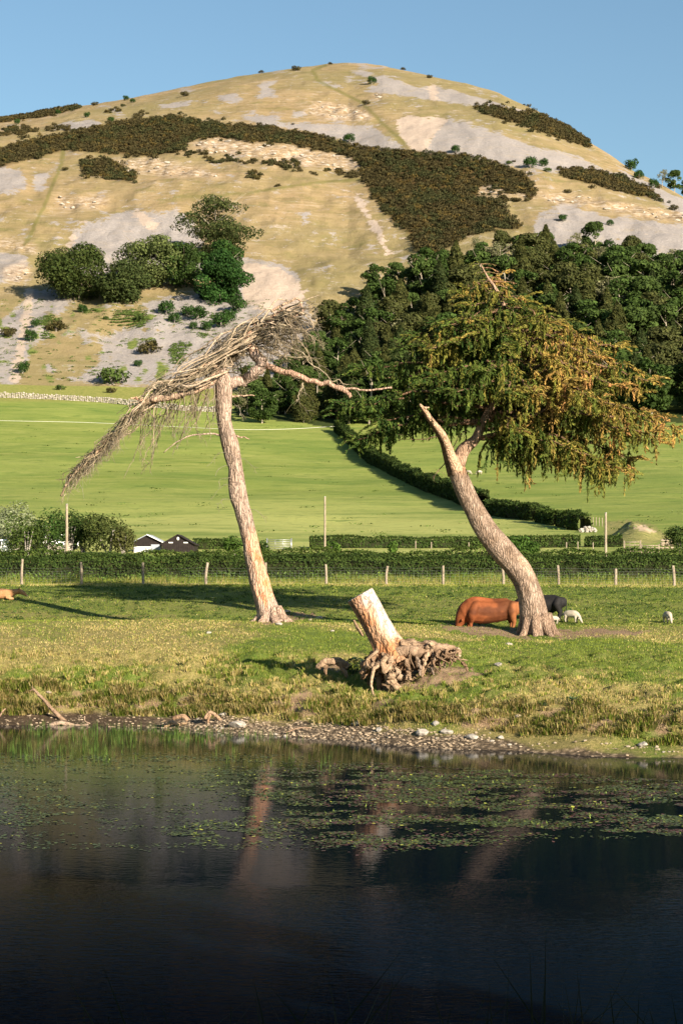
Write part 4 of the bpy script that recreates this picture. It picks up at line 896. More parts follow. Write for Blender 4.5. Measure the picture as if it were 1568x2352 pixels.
# swept twig mass
def strand(mb, P, w0, w1, n=14, sides=4, wig=.06, col=(1, 1, 1)):
    Q = spline(P, n); k = random.uniform(0, 99); t = np.arange(n)*.45
    Q = Q+np.stack([fbm(t+k, t*0+j*5., 71, 2) for j in range(3)], 1)*wig*2*np.linspace(.2, 1, n)[:, None]
    tube(mb, Q, np.linspace(w0, w1, n), sides, col, cap=False); return Q
def twigs(mb, Q, k, l, w, down=.4, spread=1., fwd=None, depth=1):
    for _ in range(k):
        i = random.randrange(2, len(Q)-1); t = Q[min(i+1, len(Q)-1)]-Q[i-1]; t /= np.linalg.norm(t)+1e-9
        d = t*random.uniform(.3, 1.)+np.array([random.gauss(0, .5), random.gauss(0, .5), random.gauss(-down, .35)])*spread; d /= np.linalg.norm(d)
        ll = l*random.uniform(.4, 1.3); e = Q[i]+d*ll; mid = Q[i]+d*ll*.5+np.array([random.gauss(0, .12), random.gauss(0, .12), random.gauss(0, .12)])*ll
        S = strand(mb, [Q[i], mid, e+np.array([0, 0, -ll*.15])], w, w*.4, 6, 3, .05, random.choice([(1, 1, 1), (.8, .78, .6), (1.2, 1.1, .9)]))
        if depth > 0 and random.random() < .6: twigs(mb, S, 2, ll*.5, w*.7, down, spread, None, depth-1)
tw = MB()
cw = [(1.35, 1.2, 1.05), (1, .92, .8), (.75, .7, .58), (1.6, 1.45, 1.3), (.5, .46, .36), (.4, .36, .28)]
for i in range(78):                     # upper bundle, from the crest down to the left
    a = random.random(); s = lerp((690-random.random()*60, 700+random.random()*25), (560, 812), a**.8); s = s+np.array([random.gauss(0, 9), random.gauss(0, 9)])
    b = min(1, max(0, a*.75+random.gauss(.1, .15))); e = lerp((345, 905), (505, 880), b)+np.array([random.gauss(0, 16), random.gauss(0, 14)])
    le = random.choice([.55, .75, 1, 1]); e = s+(e-s)*le
    m1 = s+(e-s)*.33+np.array([0, -26+14*a+random.gauss(0, 5)]); m2 = s+(e-s)*.68+np.array([-4, -20+12*a+random.gauss(0, 6)])
    dd = [random.gauss(.3, .3), random.gauss(.9, .7), random.gauss(1.1, .9), random.gauss(.6, 1.2)]
    w0 = random.choice([.016, .024, .034, .05]); Q = strand(tw, tr([s, m1, m2, e], DP, dd), w0, w0*.3, 20, 4, random.choice([.35, .6, .9]), random.choice(cw)); twigs(tw, Q, 8, .8, .013, .15, 1.3)
for i in range(34):                      # long strands that run from the crest right down the arm
    b = random.random(); s = lerp((600, 745), (520, 850), b)+np.random.normal(size=2)*12; en = PPa = [(430, 850+30*b), (365, 900), (300, 962), (240, 1025), (185, 1075), (150, 1120)][:random.randrange(3, 7)]
    L_ = [s]+[np.array(q_)+np.random.normal(size=2)*[11, 9] for q_ in en]; Q = strand(tw, tr(L_, DP, [random.gauss(.3, .6)]+[random.gauss(-.6, .6) for _ in en]), random.choice([.03, .045, .06]), .012, 26, 5, .55, random.choice(cw)); twigs(tw, Q, 10, .6, .012, .6, 1.2)
for i in range(60):                      # the long arm hanging to the lower left
    t0 = random.random()*.55; path = [(340, 915), (295, 965), (250, 1012), (205, 1055), (165, 1095), (142, 1145)]; PP = spline(path, 30)
    i0 = int(t0*28); i1 = min(29, i0+random.randrange(8, 16)); P = PP[i0:i1+1:3]+np.random.normal(size=(len(PP[i0:i1+1:3]), 2))*6
    if len(P) < 3: continue
    Q = strand(tw, tr(P, DP, np.random.normal(-1.2, .35, len(P))), .035, .012, 12, 4, .14, random.choice([(.6, .58, .42), (.8, .75, .6), (1, .95, .75), (.5, .47, .35)])); twigs(tw, Q, 13, .55, .012, .6, 1.1)
for i in range(42):                      # twigs hanging under the bundle
    s = lerp((330, 945), (500, 880), random.random())+np.random.normal(size=2)*10; l = random.choice([40, 70, 110, 150])*random.uniform(.6, 1.1)
    e = s+np.array([random.uniform(-60, 10)*l/110, l]); m = (s+e)/2+np.random.normal(size=2)*10
    Q = strand(tw, tr([s, m, e], DP, [random.gauss(-.5, .6), random.gauss(-.5, .8), random.gauss(-.5, 1)]), .028, .01, 12, 4, .2, random.choice(cw[:3])); twigs(tw, Q, 8, .55, .011, .7, 1.2)
for i in range(115):                      # tangle at the right
    s = lerp((585, 790), (660, 715), random.random())+np.random.normal(size=2)*7; a = random.uniform(-.45, 1.25); l = random.choice([50, 80, 120])*random.uniform(.6, 1.15)
    e = s+np.array([math.cos(a)*l, math.sin(a)*l*.85]); m = (s+e)/2+np.array([random.gauss(0, 10), random.gauss(-8, 9)])
    if e[0] > 735: e[0] = 735-random.random()*20
    Q = strand(tw, tr([s, m, e], DP, [0, random.gauss(0, .8), random.gauss(0, 1.3)]), random.choice([.022, .04]), .012, 12, 4, .22, random.choice(cw)); twigs(tw, Q, 6, .6, .012, .2, 1.3)
for L in [[(625, 790), (690, 810), (740, 860), (790, 900)], [(600, 800), (650, 820), (700, 822), (725, 845)], [(640, 745), (700, 760), (722, 790)], [(650, 730), (672, 770), (665, 800)], [(700, 872), (690, 900), (680, 925)], [(740, 880), (770, 872), (800, 885)]]:
    Q = strand(tw, tr(L, DP, [-.3]*len(L)), .045, .018, 18, 5, .2, (1.1, 1.05, .9)); twigs(tw, Q, 12, .7, .013, .1, 1.2)
for L in [[(600, 740), (625, 700), (650, 688), (668, 700)], [(560, 770), (585, 730), (620, 712), (640, 722)], [(520, 800), (545, 752), (585, 735), (600, 748)], [(470, 820), (495, 776), (530, 760), (552, 772)], [(650, 712), (690, 716), (715, 740), (705, 765)]]:
    Q = strand(tw, tr(L, DP, [-.2]*4), .05, .022, 18, 5, .2, (1.5, 1.35, 1.2)); twigs(tw, Q, 5, .5, .014, .1, 1.2)
for i in range(9):
    y = random.uniform(930, 1190); u = float(np.interp(-y, [-p[2] for p in PL], [(p[0]+p[1])/2 for p in PL])); s = random.choice([-1, 1])
    Q = strand(tw, tr([(u, y), (u+s*30, y+random.gauss(0, 6)), (u+s*random.uniform(40, 75), y+random.uniform(-5, 40))], DP, [-.2, -.5, -.8]), .014, .007, 10, 3, .15, (1, 1, .9)); twigs(tw, Q, 4, .3, .008, .5, 1)
o = tw.build('twigs', M['twig'], pine)
# ================================================================== LARCH
DL = 100.5
lb = gp(1235, DL); larch = empty('leaning_larch', lb, 'leaning living larch with drooping golden green foliage and a snapped fork', 'tree')
LL = [(1192, 1288, 1476), (1199, 1276, 1464), (1196, 1268, 1440), (1192, 1258, 1415), (1189, 1251, 1385), (1180, 1242, 1352), (1166, 1230, 1322), (1146, 1217, 1298), (1119, 1199, 1272), (1101, 1175, 1247), (1086, 1151, 1222), (1073, 1132, 1197), (1063, 1116, 1172), (1050, 1100, 1145), (1037, 1086, 1115), (1027, 1073, 1085), (1022, 1062, 1063)]
C, R = upl(LL, DL); n = 110; Cs = spline(C, n); Rs = np.interp(np.linspace(0, 1, n), np.linspace(0, 1, len(R)), R); vrow = vz(DL, Cs[:, 2])
Rs = Rs*.95*(1+.06*np.exp(-((vrow-1308)/12)**2))
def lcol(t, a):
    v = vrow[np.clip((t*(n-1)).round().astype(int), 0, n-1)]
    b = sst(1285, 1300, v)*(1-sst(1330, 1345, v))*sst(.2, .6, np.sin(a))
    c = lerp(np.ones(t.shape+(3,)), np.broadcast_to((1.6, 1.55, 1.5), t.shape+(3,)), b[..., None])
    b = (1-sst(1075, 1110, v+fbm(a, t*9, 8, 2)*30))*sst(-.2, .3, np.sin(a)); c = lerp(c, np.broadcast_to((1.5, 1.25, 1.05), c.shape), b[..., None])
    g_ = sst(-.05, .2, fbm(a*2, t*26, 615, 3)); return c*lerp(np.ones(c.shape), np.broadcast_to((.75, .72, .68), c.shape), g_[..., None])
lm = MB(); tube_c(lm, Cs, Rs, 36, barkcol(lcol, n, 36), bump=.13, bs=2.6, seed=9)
for a in np.linspace(-2.4, 2.8, 8):
    x, y = math.sin(a), -math.cos(a); l = random.uniform(.3, .7); c0 = pt(1232, 1450, DL)
    P = spline([c0+[x*.55, y*.5, .9], c0+[x*.68, y*.65, .35], c0+[x*(.8+l*.3), y*(.8+l*.3), -.12], c0+[x*(1.0+l), y*(1.0+l), -.5]], 9); tube(lm, P, [.22, .24, .25, .24, .22, .19, .15, .11, .07], 9, (.9, .85, .8), .15)
lm.build('trunk', M['larchbark'], larch)
st = MB()
P = spline(tr([(1048, 1085), (1035, 1055), (1020, 1012), (1004, 985), (992, 970), (975, 945), (964, 929)], DL, [0, -.4, -1.2, -1.8, -2.2, -2.8, -3.2]), 26)
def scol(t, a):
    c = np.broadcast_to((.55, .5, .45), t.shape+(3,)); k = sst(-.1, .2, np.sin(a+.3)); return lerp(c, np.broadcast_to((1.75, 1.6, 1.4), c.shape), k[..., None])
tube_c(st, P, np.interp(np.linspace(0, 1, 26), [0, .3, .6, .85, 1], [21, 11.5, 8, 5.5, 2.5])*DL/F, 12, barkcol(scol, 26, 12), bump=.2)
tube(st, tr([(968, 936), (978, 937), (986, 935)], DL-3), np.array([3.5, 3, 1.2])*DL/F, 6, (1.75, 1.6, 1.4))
for L in [[(1024, 1000), (1000, 1005), (960, 1012), (915, 1010)], [(1025, 1060), (1008, 1080), (995, 1105)], [(1040, 1030), (1050, 1010), (1070, 990)]]:
    Q = strand(st, tr(L, DL), .03, .01, 12, 4, .15, (.8, .7, .6)); twigs(st, Q, 6, .35, .009, .3, 1)
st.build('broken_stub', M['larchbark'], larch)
SL = [(1050, 1068), (1064, 1035), (1090, 1011), (1103, 985), (1130, 930), (1172, 860), (1190, 790), (1165, 725), (1140, 668), (1118, 635), (1103, 606)]
SP = spline(tr(SL, DL), 60); SR = np.interp(np.linspace(0, 1, 60), [0, .12, .2, .5, .8, 1], [18, 15, 11, 8, 4, 1.2])*DL/F
lf = MB(); tube(lf, SP, SR, 12, (1.15, 1.05, .95), .22); SV = vz(DL, SP[:, 2])
nd = MB()
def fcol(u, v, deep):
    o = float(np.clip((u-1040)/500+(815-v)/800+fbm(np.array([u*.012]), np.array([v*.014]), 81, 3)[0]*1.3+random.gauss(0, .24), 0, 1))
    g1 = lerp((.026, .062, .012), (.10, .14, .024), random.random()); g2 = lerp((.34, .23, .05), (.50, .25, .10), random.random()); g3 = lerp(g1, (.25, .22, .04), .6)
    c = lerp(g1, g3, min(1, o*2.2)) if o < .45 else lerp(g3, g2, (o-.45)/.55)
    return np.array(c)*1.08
def needles_on(Q, c, dens, rad, sz):
    L = np.linalg.norm(np.diff(Q, axis=0), axis=1).sum(); m = max(3, int(L*dens)); t = np.random.rand(m)*(len(Q)-1.001); i = t.astype(int); f = (t-i)[:, None]
    P = Q[i]*(1-f)+Q[i+1]*f+np.random.normal(size=(m, 3))*rad; dr_ = Q[i+1]-Q[i]; dr_ = dr_/(np.linalg.norm(dr_, axis=1)[:, None]+1e-9); slivers(nd, P, dr_, sz*1.5, sz*.42, c*np.random.uniform(.6, 1.35, (m, 1)))
def spray(P, l, c, Dd):
    """one drooping branchlet with its needle tufts"""
    x = random.gauss(0, .16); y = random.gauss(0, .16)
    Q = spline([P, P+[x*l, y*l, -l*.35], P+[x*l*1.3, y*l*1.3, -l]], 6); tube(lf, Q, [.011, .010, .009, .008, .006, .004], 3, (.7, .6, .45), cap=False)
    needles_on(Q, c, 46, .026, .07)
    for _ in range(int(l*3)):
        i = random.randrange(1, 5); s = Q[i]; e = s+np.array([random.gauss(0, .16), random.gauss(0, .16), -random.uniform(.05, .28)]); needles_on(np.array([s, (s+e)/2, e]), c, 34, .034, .068)
def bough(e, dd, hang=(.35, 1.0), lift=20, dens=1.0, w=5, t=None, s0=None):
    if s0 is None:
        vt = min(1005, max(640, e[1]-18-abs(e[0]-1140)*.06)) if t is None else t; k = int(np.argmin(abs(SV-vt))); s = SP[k]
    else: s = np.array(s0)
    E = pt(e[0], e[1], DL+dd); mid = (s+E)/2+np.array([0, 0, lift*DL/F]); n = 22
    Q = spline([s, mid, E], n); k = random.uniform(0, 99); Q = Q+np.stack([fbm(np.arange(n)*.4+k, np.zeros(n)+j*3, 91, 2) for j in range(3)], 1)*.7*np.sin(np.linspace(0, 3.14, n))[:, None]
    L = np.linalg.norm(E-s); w = min(w, 1+L*.7); tube(lf, Q, np.linspace(w, .8, n)*DL/F, 6, (.62, .52, .42)); T = (E-s)/L; Nn = np.cross(T, [0, 0, 1]); Nn /= np.linalg.norm(Nn)+1e-9
    m = int(max(L, 2.2)*3.5*dens)
    for j in range(m):
        t_ = (j+random.random())/m; t_ = .16+.84*t_; i = min(n-2, int(t_*(n-1))); s_ = Q[i]; sd = random.choice([-1, 1]); ll = random.uniform(.3, 1.15)*(1.15-t_*.6)
        e_ = s_+Nn*sd*ll*random.uniform(.4, 1)+T*ll*random.uniform(.2, .8)+np.array([0, 0, random.gauss(.02, .13)*ll]); B = spline([s_, (s_+e_)/2+[0, 0, .08], e_], 5)
        tube(lf, B, [.016, .013, .011, .008, .005], 3, (.8, .7, .55), cap=False)
        for b in range(1, 5):
            if random.random() < .66:
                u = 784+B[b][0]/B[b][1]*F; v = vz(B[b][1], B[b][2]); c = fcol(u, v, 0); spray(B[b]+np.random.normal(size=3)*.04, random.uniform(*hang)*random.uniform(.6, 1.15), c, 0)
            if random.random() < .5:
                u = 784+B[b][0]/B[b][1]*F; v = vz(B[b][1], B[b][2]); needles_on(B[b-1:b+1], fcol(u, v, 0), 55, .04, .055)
BO = [((945, 800), 1, (.4, 1.2), 4), ((972, 772), -1, (.4, 1.1), 2), ((1025, 745), -1.5, (.3, .9), 2), ((920, 830), 2, (.4, 1.2), 6), ((880, 870), .5, (.3, 1.0), 6), ((990, 830), 2.5, (.4, 1.3), 4), ((1255, 750), -1.5, (.3, .9), 6), ((1340, 800), 1.5, (.3, .9), 10),((1562, 985), -1.5, (.4, 1.4), 22), ((1515, 1010), 1.5, (.4, 1.6), 25), ((1490, 875), 0, (.25, .8), 20), ((1470, 900), 2.5, (.4, 1.0), 20), ((1418, 800), -1, (.2, .7), 12), ((1400, 850), 2, (.3, 1.0), 18), ((1400, 880), -3, (.4, 1.1), 18),
      ((1330, 775), 1, (.2, .7), 10), ((1282, 735), -1, (.2, .6), 6), ((1262, 765), 2, (.2, .8), 8), ((1236, 716), 1, (.15, .5), 4), ((1200, 690), -.5, (.15, .4), 3), ((1135, 650), .6, (.15, .4), 0), ((1070, 665), -.5, (.15, .45), 0), ((1160, 690), -1, (.2, .6), 2), ((1100, 700), 1, (.2, .6), 2), ((1180, 730), -1.5, (.3, .8), 2), ((1210, 745), 1.5, (.3, .8), 2), ((1130, 720), 1.8, (.3, .8), 2), ((1100, 760), -2.2, (.3, 1.), 2), ((1165, 770), -2.4, (.3, 1.), 2), ((1455, 940), -3, (.5, 1.3), 20), ((1400, 1070), -1.5, (.9, 2.3), 30), ((1460, 1060), 1, (.8, 2.1), 35), ((1430, 1080), -1, (.6, 1.6), 40),
      ((1310, 1030), -2, (.8, 2.0), 28), ((1235, 1050), 0, (.9, 2.3), 24), ((1350, 910), -3.5, (.4, 1.2), 16), ((1300, 870), -3, (.4, 1.2), 14), ((1250, 820), -2.5, (.3, 1.0), 8), ((1280, 960), 3, (.6, 1.4), 24), ((1380, 960), 3.5, (.6, 1.5), 24), ((1190, 985), -2.5, (.5, 1.3), 18), ((1340, 1020), 2.5, (.6, 1.7), 28), ((1500, 960), 0, (.4, 1.3), 22),
      ((838, 848), 0, (.25, .8), 4), ((792, 930), -1, (.35, 1.0), 10), ((768, 945), 1.5, (.35, 1.0), 14), ((850, 1000), 1.5, (.5, 1.4), 24), ((960, 785), 0, (.3, 1.2), 2), ((985, 800), -2, (.4, 1.4), 4), ((1010, 752), 1, (.3, .9), 2), ((1055, 735), -1, (.25, .8), 2), ((1085, 680), .5, (.2, .6), 2), ((1078, 705), -.5, (.2, .6), 2),
      ((935, 900), 1, (.4, 1.3), 10), ((905, 950), 2.6, (.4, 1.2), 14), ((1000, 860), -3.5, (.4, 1.4), 6), ((1030, 800), 3, (.4, 1.2), 6), ((1050, 900), -4, (.4, 1.3), 10), ((1120, 740), -2, (.3, .8), 4), ((1120, 850), -4, (.4, 1.3), 8), ((1170, 900), -4, (.5, 1.4), 8), ((1000, 930), 2.5, (.4, 1.1), 12), ((1230, 900), -4, (.5, 1.4), 10),
      ((1080, 960), 3.5, (.4, 1.1), 10), ((1160, 940), 4, (.4, 1.2), 10), ((1240, 950), 4, (.5, 1.3), 12), ((1320, 850), 4, (.4, 1.2), 12), ((1100, 830), 4, (.4, 1.2), 6), ((1200, 780), 3, (.3, .9), 4), ((1150, 800), -3, (.3, .9), 4), ((870, 970), 0, (.4, 1.2), 20), ((820, 1010), .5, (.4, 1.1), 28), ((930, 840), 1.5, (.3, 1.1), 4), ((1065, 780), -2, (.3, 1.0), 4),
      ((1500, 1000), -2.5, (.4, 1.5), 30), ((1290, 900), 0, (.5, 1.4), 12), ((1400, 920), 0, (.5, 1.3), 14), ((1210, 860), -1, (.4, 1.2), 6), ((980, 880), 0, (.4, 1.3), 8), ((1040, 850), 0, (.4, 1.3), 6), ((1440, 840), .5, (.2, .7), 16), ((1360, 820), -2, (.3, .9), 12), ((1300, 1060), -.5, (.5, 1.4), 34), ((1380, 1070), 2, (.5, 1.5), 34)]
def spikes(e, dd):
    E = pt(e[0], e[1], DL+dd); sx = 1 if e[0] > 1120 else -1
    for _ in range(4):
        l = random.uniform(.45, 1.15); a = random.uniform(-.5, .45); d = np.array([sx*math.cos(a), random.gauss(0, .5), math.sin(a)]); s_ = E+np.random.normal(size=3)*.15
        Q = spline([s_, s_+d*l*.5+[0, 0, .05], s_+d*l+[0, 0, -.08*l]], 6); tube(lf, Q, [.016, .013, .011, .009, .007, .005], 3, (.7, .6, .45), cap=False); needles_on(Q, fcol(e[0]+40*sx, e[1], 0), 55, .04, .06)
for e, dd, hg, lf_ in BO: bough(e, dd, hg, lf_); spikes(e, dd)
for j in range(12):                      # bare leader with its short twigs
    k = 59-j*2; s = SP[k]; l = random.uniform(.5, 1.1)*(1+j*.06); Q = strand(lf, [s, s+[l*.5, random.gauss(0, .1), -.02], s+[l, random.gauss(0, .2), -.12]], .018, .008, 8, 4, .05, (1.5, 1.2, .95))
    needles_on(Q, np.array((.40, .24, .12)) if random.random() < .6 else np.array((.20, .18, .05)), 16, .03, .05)
    if j % 2 == 0: Q = strand(lf, [s, s+[-l*.4, 0, .0], s+[-l*.7, .1, -.15]], .015, .006, 6, 4, .04); needles_on(Q, np.array((.17, .17, .04)), 40, .05, .055)
lf.build('boughs', M['larchbark'], larch); nd.build('needles', M['needle'], larch)
# ================================================================== STUMP
DS_ = 78.3; sb = gp(890, DS_)
stump = empty('tree_stump', (sb[0], sb[1], sb[2]), 'leaning barkless tree stump with a torn root plate on the bank', 'stump')
P0 = tr([(827, 1366), (842, 1392), (857, 1420), (873, 1450), (887, 1476), (899, 1500), (908, 1520)], DS_); k = DS_/F
n = 60; Cs = spline(P0[::-1], n); Rs = np.interp(np.linspace(0, 1, n), [0, .12, .25, .4, .6, .8, 1], [56, 47, 38, 33, 32, 32.5, 33])*k
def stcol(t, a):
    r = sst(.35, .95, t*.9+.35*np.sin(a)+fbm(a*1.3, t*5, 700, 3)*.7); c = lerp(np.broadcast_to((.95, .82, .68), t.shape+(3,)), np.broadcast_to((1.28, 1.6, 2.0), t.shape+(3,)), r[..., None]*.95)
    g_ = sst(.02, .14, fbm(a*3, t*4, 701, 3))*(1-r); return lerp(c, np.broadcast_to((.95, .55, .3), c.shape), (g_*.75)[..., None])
sm_ = MB(); nn = 56
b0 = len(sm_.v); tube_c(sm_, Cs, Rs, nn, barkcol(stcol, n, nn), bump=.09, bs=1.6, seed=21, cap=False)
V = sm_.v[b0].reshape(n, nn, 3); ang = np.linspace(0, 2*math.pi, nn, endpoint=False)
tt = np.linspace(0, 1, n)[:, None]; cen = Cs[:, None, :]
# fluting towards the roots and long vertical cracks
fl = 1+.16*(1-tt)**2*np.sin(ang*5+1.2)[None]-.13*np.exp(-((np.sin((ang-5.3)/2))/.05)**2)[None]*np.ones((n, 1))-.09*np.exp(-((np.sin((ang-.7)/2))/.035)**2)[None]*(tt < .8)-.1*np.exp(-((np.sin((ang-6.0)/2))/.03)**2)[None]*(tt < .5)
V = cen+(V-cen)*fl[..., None]; sm_.v[b0] = V.reshape(-1, 3)
top = V[-1]; rim = V[-1]; rings = [rim]; Tn = Cs[-1]-Cs[-2]; Tn /= np.linalg.norm(Tn)
for s_, dz_ in [(.92, .012), (.6, .0), (.25, -.015), (.02, -.01)]: rings.append(Cs[-1]+(rim-Cs[-1])*s_+Tn*dz_)
RG_ = np.array(rings).reshape(-1, 3); i = np.arange(4)[:, None]*nn; j = np.arange(nn)[None, :]; j2 = (j+1) % nn
sm_.build('trunk', M['stumpwood'], stump)
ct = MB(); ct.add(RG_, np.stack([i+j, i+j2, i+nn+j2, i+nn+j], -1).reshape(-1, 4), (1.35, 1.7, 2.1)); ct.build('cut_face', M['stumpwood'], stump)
def root(L, w0, w1, dd, col=(1, 1, 1), n=28, sides=7, bump=.6, par=stump, D=DS_):
    m = MB(); P = spline(tr(L, D, dd), n); kk = random.uniform(0, 99)
    P = P+np.stack([fbm(np.arange(n)*.75+kk, np.zeros(n)+j*3, 92, 3) for j in range(3)], 1)*w0*k*.75*np.sin(np.linspace(.3, 3.14, n))[:, None]
    tube(m, P, np.interp(np.linspace(0, 1, n), [0, .5, 1], [w0/2, (w0+w1)/3.2, w1/2])*k, sides, col, bump, 2.5, int(kk)); return m.build('root', M['rootwood'], par)
W1 = (1.05, .95, .82); W2 = (.72, .62, .52)
pm = MB()
for L, w0, w1, dd, s_ in [([(895, 1500), (930, 1500), (970, 1500), (1010, 1502), (1040, 1500)], 60, 22, .1, 1), ([(880, 1515), (910, 1525), (950, 1522), (990, 1515)], 58, 26, .35, 2), ([(870, 1520), (880, 1545), (890, 1570)], 50, 20, .3, 3), ([(900, 1490), (945, 1488), (1000, 1490)], 30, 14, -.3, 4)]:
    P = spline(tr(L, DS_, [dd]*len(L)), 44); tube(pm, P, np.linspace(w0/2, w1/2, 44)*k*(1+.5*fbm(np.arange(44)*.4, np.full(44, s_*7.), 3, 3)), 20, (.58, .44, .34), .8, 7, s_*11)
pm.build('root_plate', M['rootwood'], stump)
root([(915, 1480), (950, 1486), (990, 1490), (1030, 1492), (1052, 1498)], 34, 10, [-.2, -.2, -.1, 0, 0], W1, 22, 12)
root([(900, 1505), (940, 1508), (980, 1512), (1010, 1520)], 40, 18, [0, 0, .1, .2], W2, 20, 14)
root([(905, 1500), (940, 1500), (975, 1492), (1010, 1488), (1044, 1487)], 30, 9, [-.5, -.6, -.5, -.4, -.3], (1, .9, .8), 20, 10)
root([(893, 1510), (888, 1532), (893, 1558), (905, 1578), (925, 1588)], 27, 14, [-.7, -.9, -1.0, -1.1, -1.2], (1.25, 1.15, 1.0), 30, 12)
root([(880, 1525), (866, 1530), (853, 1548), (852, 1575), (857, 1596)], 9, 5, [-.8, -1.0, -1.15, -1.25, -1.3], (1.4, 1.3, 1.15), 18)
root([(840, 1534), (862, 1529), (890, 1522), (915, 1512)], 13, 16, [-.6, -.8, -.9, -.8], W1)
root([(862, 1500), (846, 1520), (836, 1540), (832, 1560)], 26, 8, [-.3, -.4, -.5, -.5], (.95, .8, .65))
root([(930, 1512), (935, 1530), (938, 1548), (943, 1562)], 13, 6, [-.8, -.9, -1, -1.1], W1); root([(955, 1510), (962, 1530), (964, 1552)], 10, 5, [-.8, -.95, -1.1])
root([(985, 1492), (978, 1508), (972, 1530), (968, 1556)], 12, 5, [-.6, -.8, -.9, -1], (1.3, 1.2, 1.05)); root([(990, 1488), (996, 1510), (992, 1535), (998, 1558)], 9, 4, [-.6, -.7, -.8, -.9])
root([(1000, 1492), (1006, 1515), (1013, 1545)], 9, 4, [-.4, -.5, -.6], W2); root([(1018, 1492), (1022, 1512), (1020, 1534)], 8, 4, [-.3, -.4, -.5]); root([(1035, 1490), (1038, 1505), (1046, 1522)], 8, 3, [-.2, -.3, -.4], W2)
root([(1046, 1489), (1054, 1494), (1053, 1506), (1048, 1512)], 8, 6, [-.2, -.3, -.3, -.3], (1.5, 1.45, 1.3)); root([(978, 1490), (988, 1478), (994, 1486), (985, 1500)], 9, 7, [-.7, -.8, -.8, -.7], (1.4, 1.3, 1.15))
root([(1060, 1522), (1068, 1530), (1074, 1542)], 9, 4, [-.3, -.4, -.5], W2); root([(860, 1520), (848, 1545), (846, 1580)], 12, 5, [0, .1, .2], W2)
root([(875, 1520), (870, 1550), (872, 1585), (880, 1600)], 14, 7, [-.2, -.3, -.4, -.6], (.8, .7, .6)); root([(908, 1540), (920, 1552), (945, 1556)], 18, 10, [-.7, -.7, -.6], (1.35, 1.3, 1.2))
root([(812, 1424), (822, 1442), (834, 1460)], 5, 7, [-.1, -.1, -.05], (1.3, 1.2, 1.0))
for i in range(58):
    u = random.uniform(862, 1050); v = 1490+random.random()*18; l = random.uniform(10, 62 if u < 1000 else 34); dd = random.uniform(-.9, -.1)
    root([(u, v), (u+random.gauss(0, 9), v+l*.5), (u+random.gauss(0, 16), v+l)], random.choice([3, 5, 8]), 2, [dd, dd-.1, dd-.25], random.choice([W1, W2, (.7, .6, .5)]), 9, 5)
# dead root arching out of the turf left of the stump
dr = empty('dead_root', gp(765, 80), 'grey dead root arching out of the turf left of the stump', 'root')
root([(730, 1536), (742, 1524), (765, 1519), (785, 1524), (800, 1533)], 12, 14, [0, 0, 0, 0, 0], W1, 18, 10, par=dr, D=80)
root([(750, 1526), (746, 1538), (748, 1550)], 8, 5, [0, 0, 0], W2, 10, 8, par=dr, D=80); root([(775, 1524), (790, 1540), (796, 1556)], 9, 6, [0, 0, 0], W1, 10, 8, par=dr, D=80)
# ================================================================== ANIMALS
def furmat(name, a, b, scale=3):
    g = NG(name); n = g.noise(scale, 4, .6); f = g.noise(40, 3, .6)
    c = g.mix(a, b, g.ramp(n, [(.35, 0), (.65, 1)])); c = g.mix(c, g.attr('col')[0], 1, 'MULTIPLY'); return g.pbr(c, .75, g.bump(f, .01), .2)
M['bull'] = furmat('rust_brown_hide', (.155, .045, .014), (.225, .072, .024)); M['calf'] = furmat('tan_hide', (.30, .145, .06), (.40, .22, .11))
M['black'] = furmat('black_hide', (.008, .008, .009), (.018, .016, .016)); M['fleece'] = furmat('cream_fleece', (.33, .285, .225), (.42, .37, .295), 9)
M['dark'] = solid('dark_horn', (.03, .025, .02)); M['pinkskin'] = solid('pink_skin', (.55, .33, .26))
def body(name, tubes, mat, parent, vox=.03, colf=None, smooth_it=6):
    mb = MB()
    for P, R in tubes: Q = spline(P, 18); tube(mb, Q, np.interp(np.linspace(0, 1, 18), np.linspace(0, 1, len(R)), R), 14, (1, 1, 1))
    for P, R in tubes:
        for p, r in ((P[0], R[0]), (P[-1], R[-1])): v, f = ICO2; mb.add(v*r*.98+np.asarray(p), f)
    me = mb.mesh(name); o = bpy.data.objects.new(name, me); COL.objects.link(o)
    md = o.modifiers.new('r', 'REMESH'); md.mode = 'VOXEL'; md.voxel_size = vox
    m2 = o.modifiers.new('s', 'SMOOTH'); m2.factor = .5; m2.iterations = smooth_it
    dg = bpy.context.evaluated_depsgraph_get(); ev = bpy.data.meshes.new_from_object(o.evaluated_get(dg)); o.modifiers.clear(); o.data = ev
    for p in ev.polygons: p.use_smooth = True
    ev.materials.clear(); ev.materials.append(mat)
    at = ev.color_attributes.get('col') or ev.color_attributes.new('col', 'FLOAT_COLOR', 'POINT'); n = len(ev.vertices); co = np.zeros(n*3, np.float32); ev.vertices.foreach_get('co', co); co = co.reshape(-1, 3)
    c = np.ones((n, 4), np.float32)
    if at.domain != 'POINT' or len(at.data) != n: ev.color_attributes.remove(at); at = ev.color_attributes.new('col', 'FLOAT_COLOR', 'POINT')
    if colf: c[:, :3] = colf(co)
    at.data.foreach_set('color', c.ravel()); o.parent = parent; return o
def part_tube(name, P, R, mat, parent, n=8, col=(1, 1, 1), k=12):
    mb = MB(); tube(mb, spline(P, k), np.interp(np.linspace(0, 1, k), np.linspace(0, 1, len(R)), R), n, col); me = mb.mesh(name); me.materials.append(mat); o = bpy.data.objects.new(name, me); COL.objects.link(o); o.parent = parent; return o
def part_blob(name, c, r, mat, parent):
    mb = MB(); v, f = ICO2; mb.add(v*np.asarray(r)+np.asarray(c), f); me = mb.mesh(name); me.materials.append(mat); o = bpy.data.objects.new(name, me); COL.objects.link(o); o.parent = parent; return o
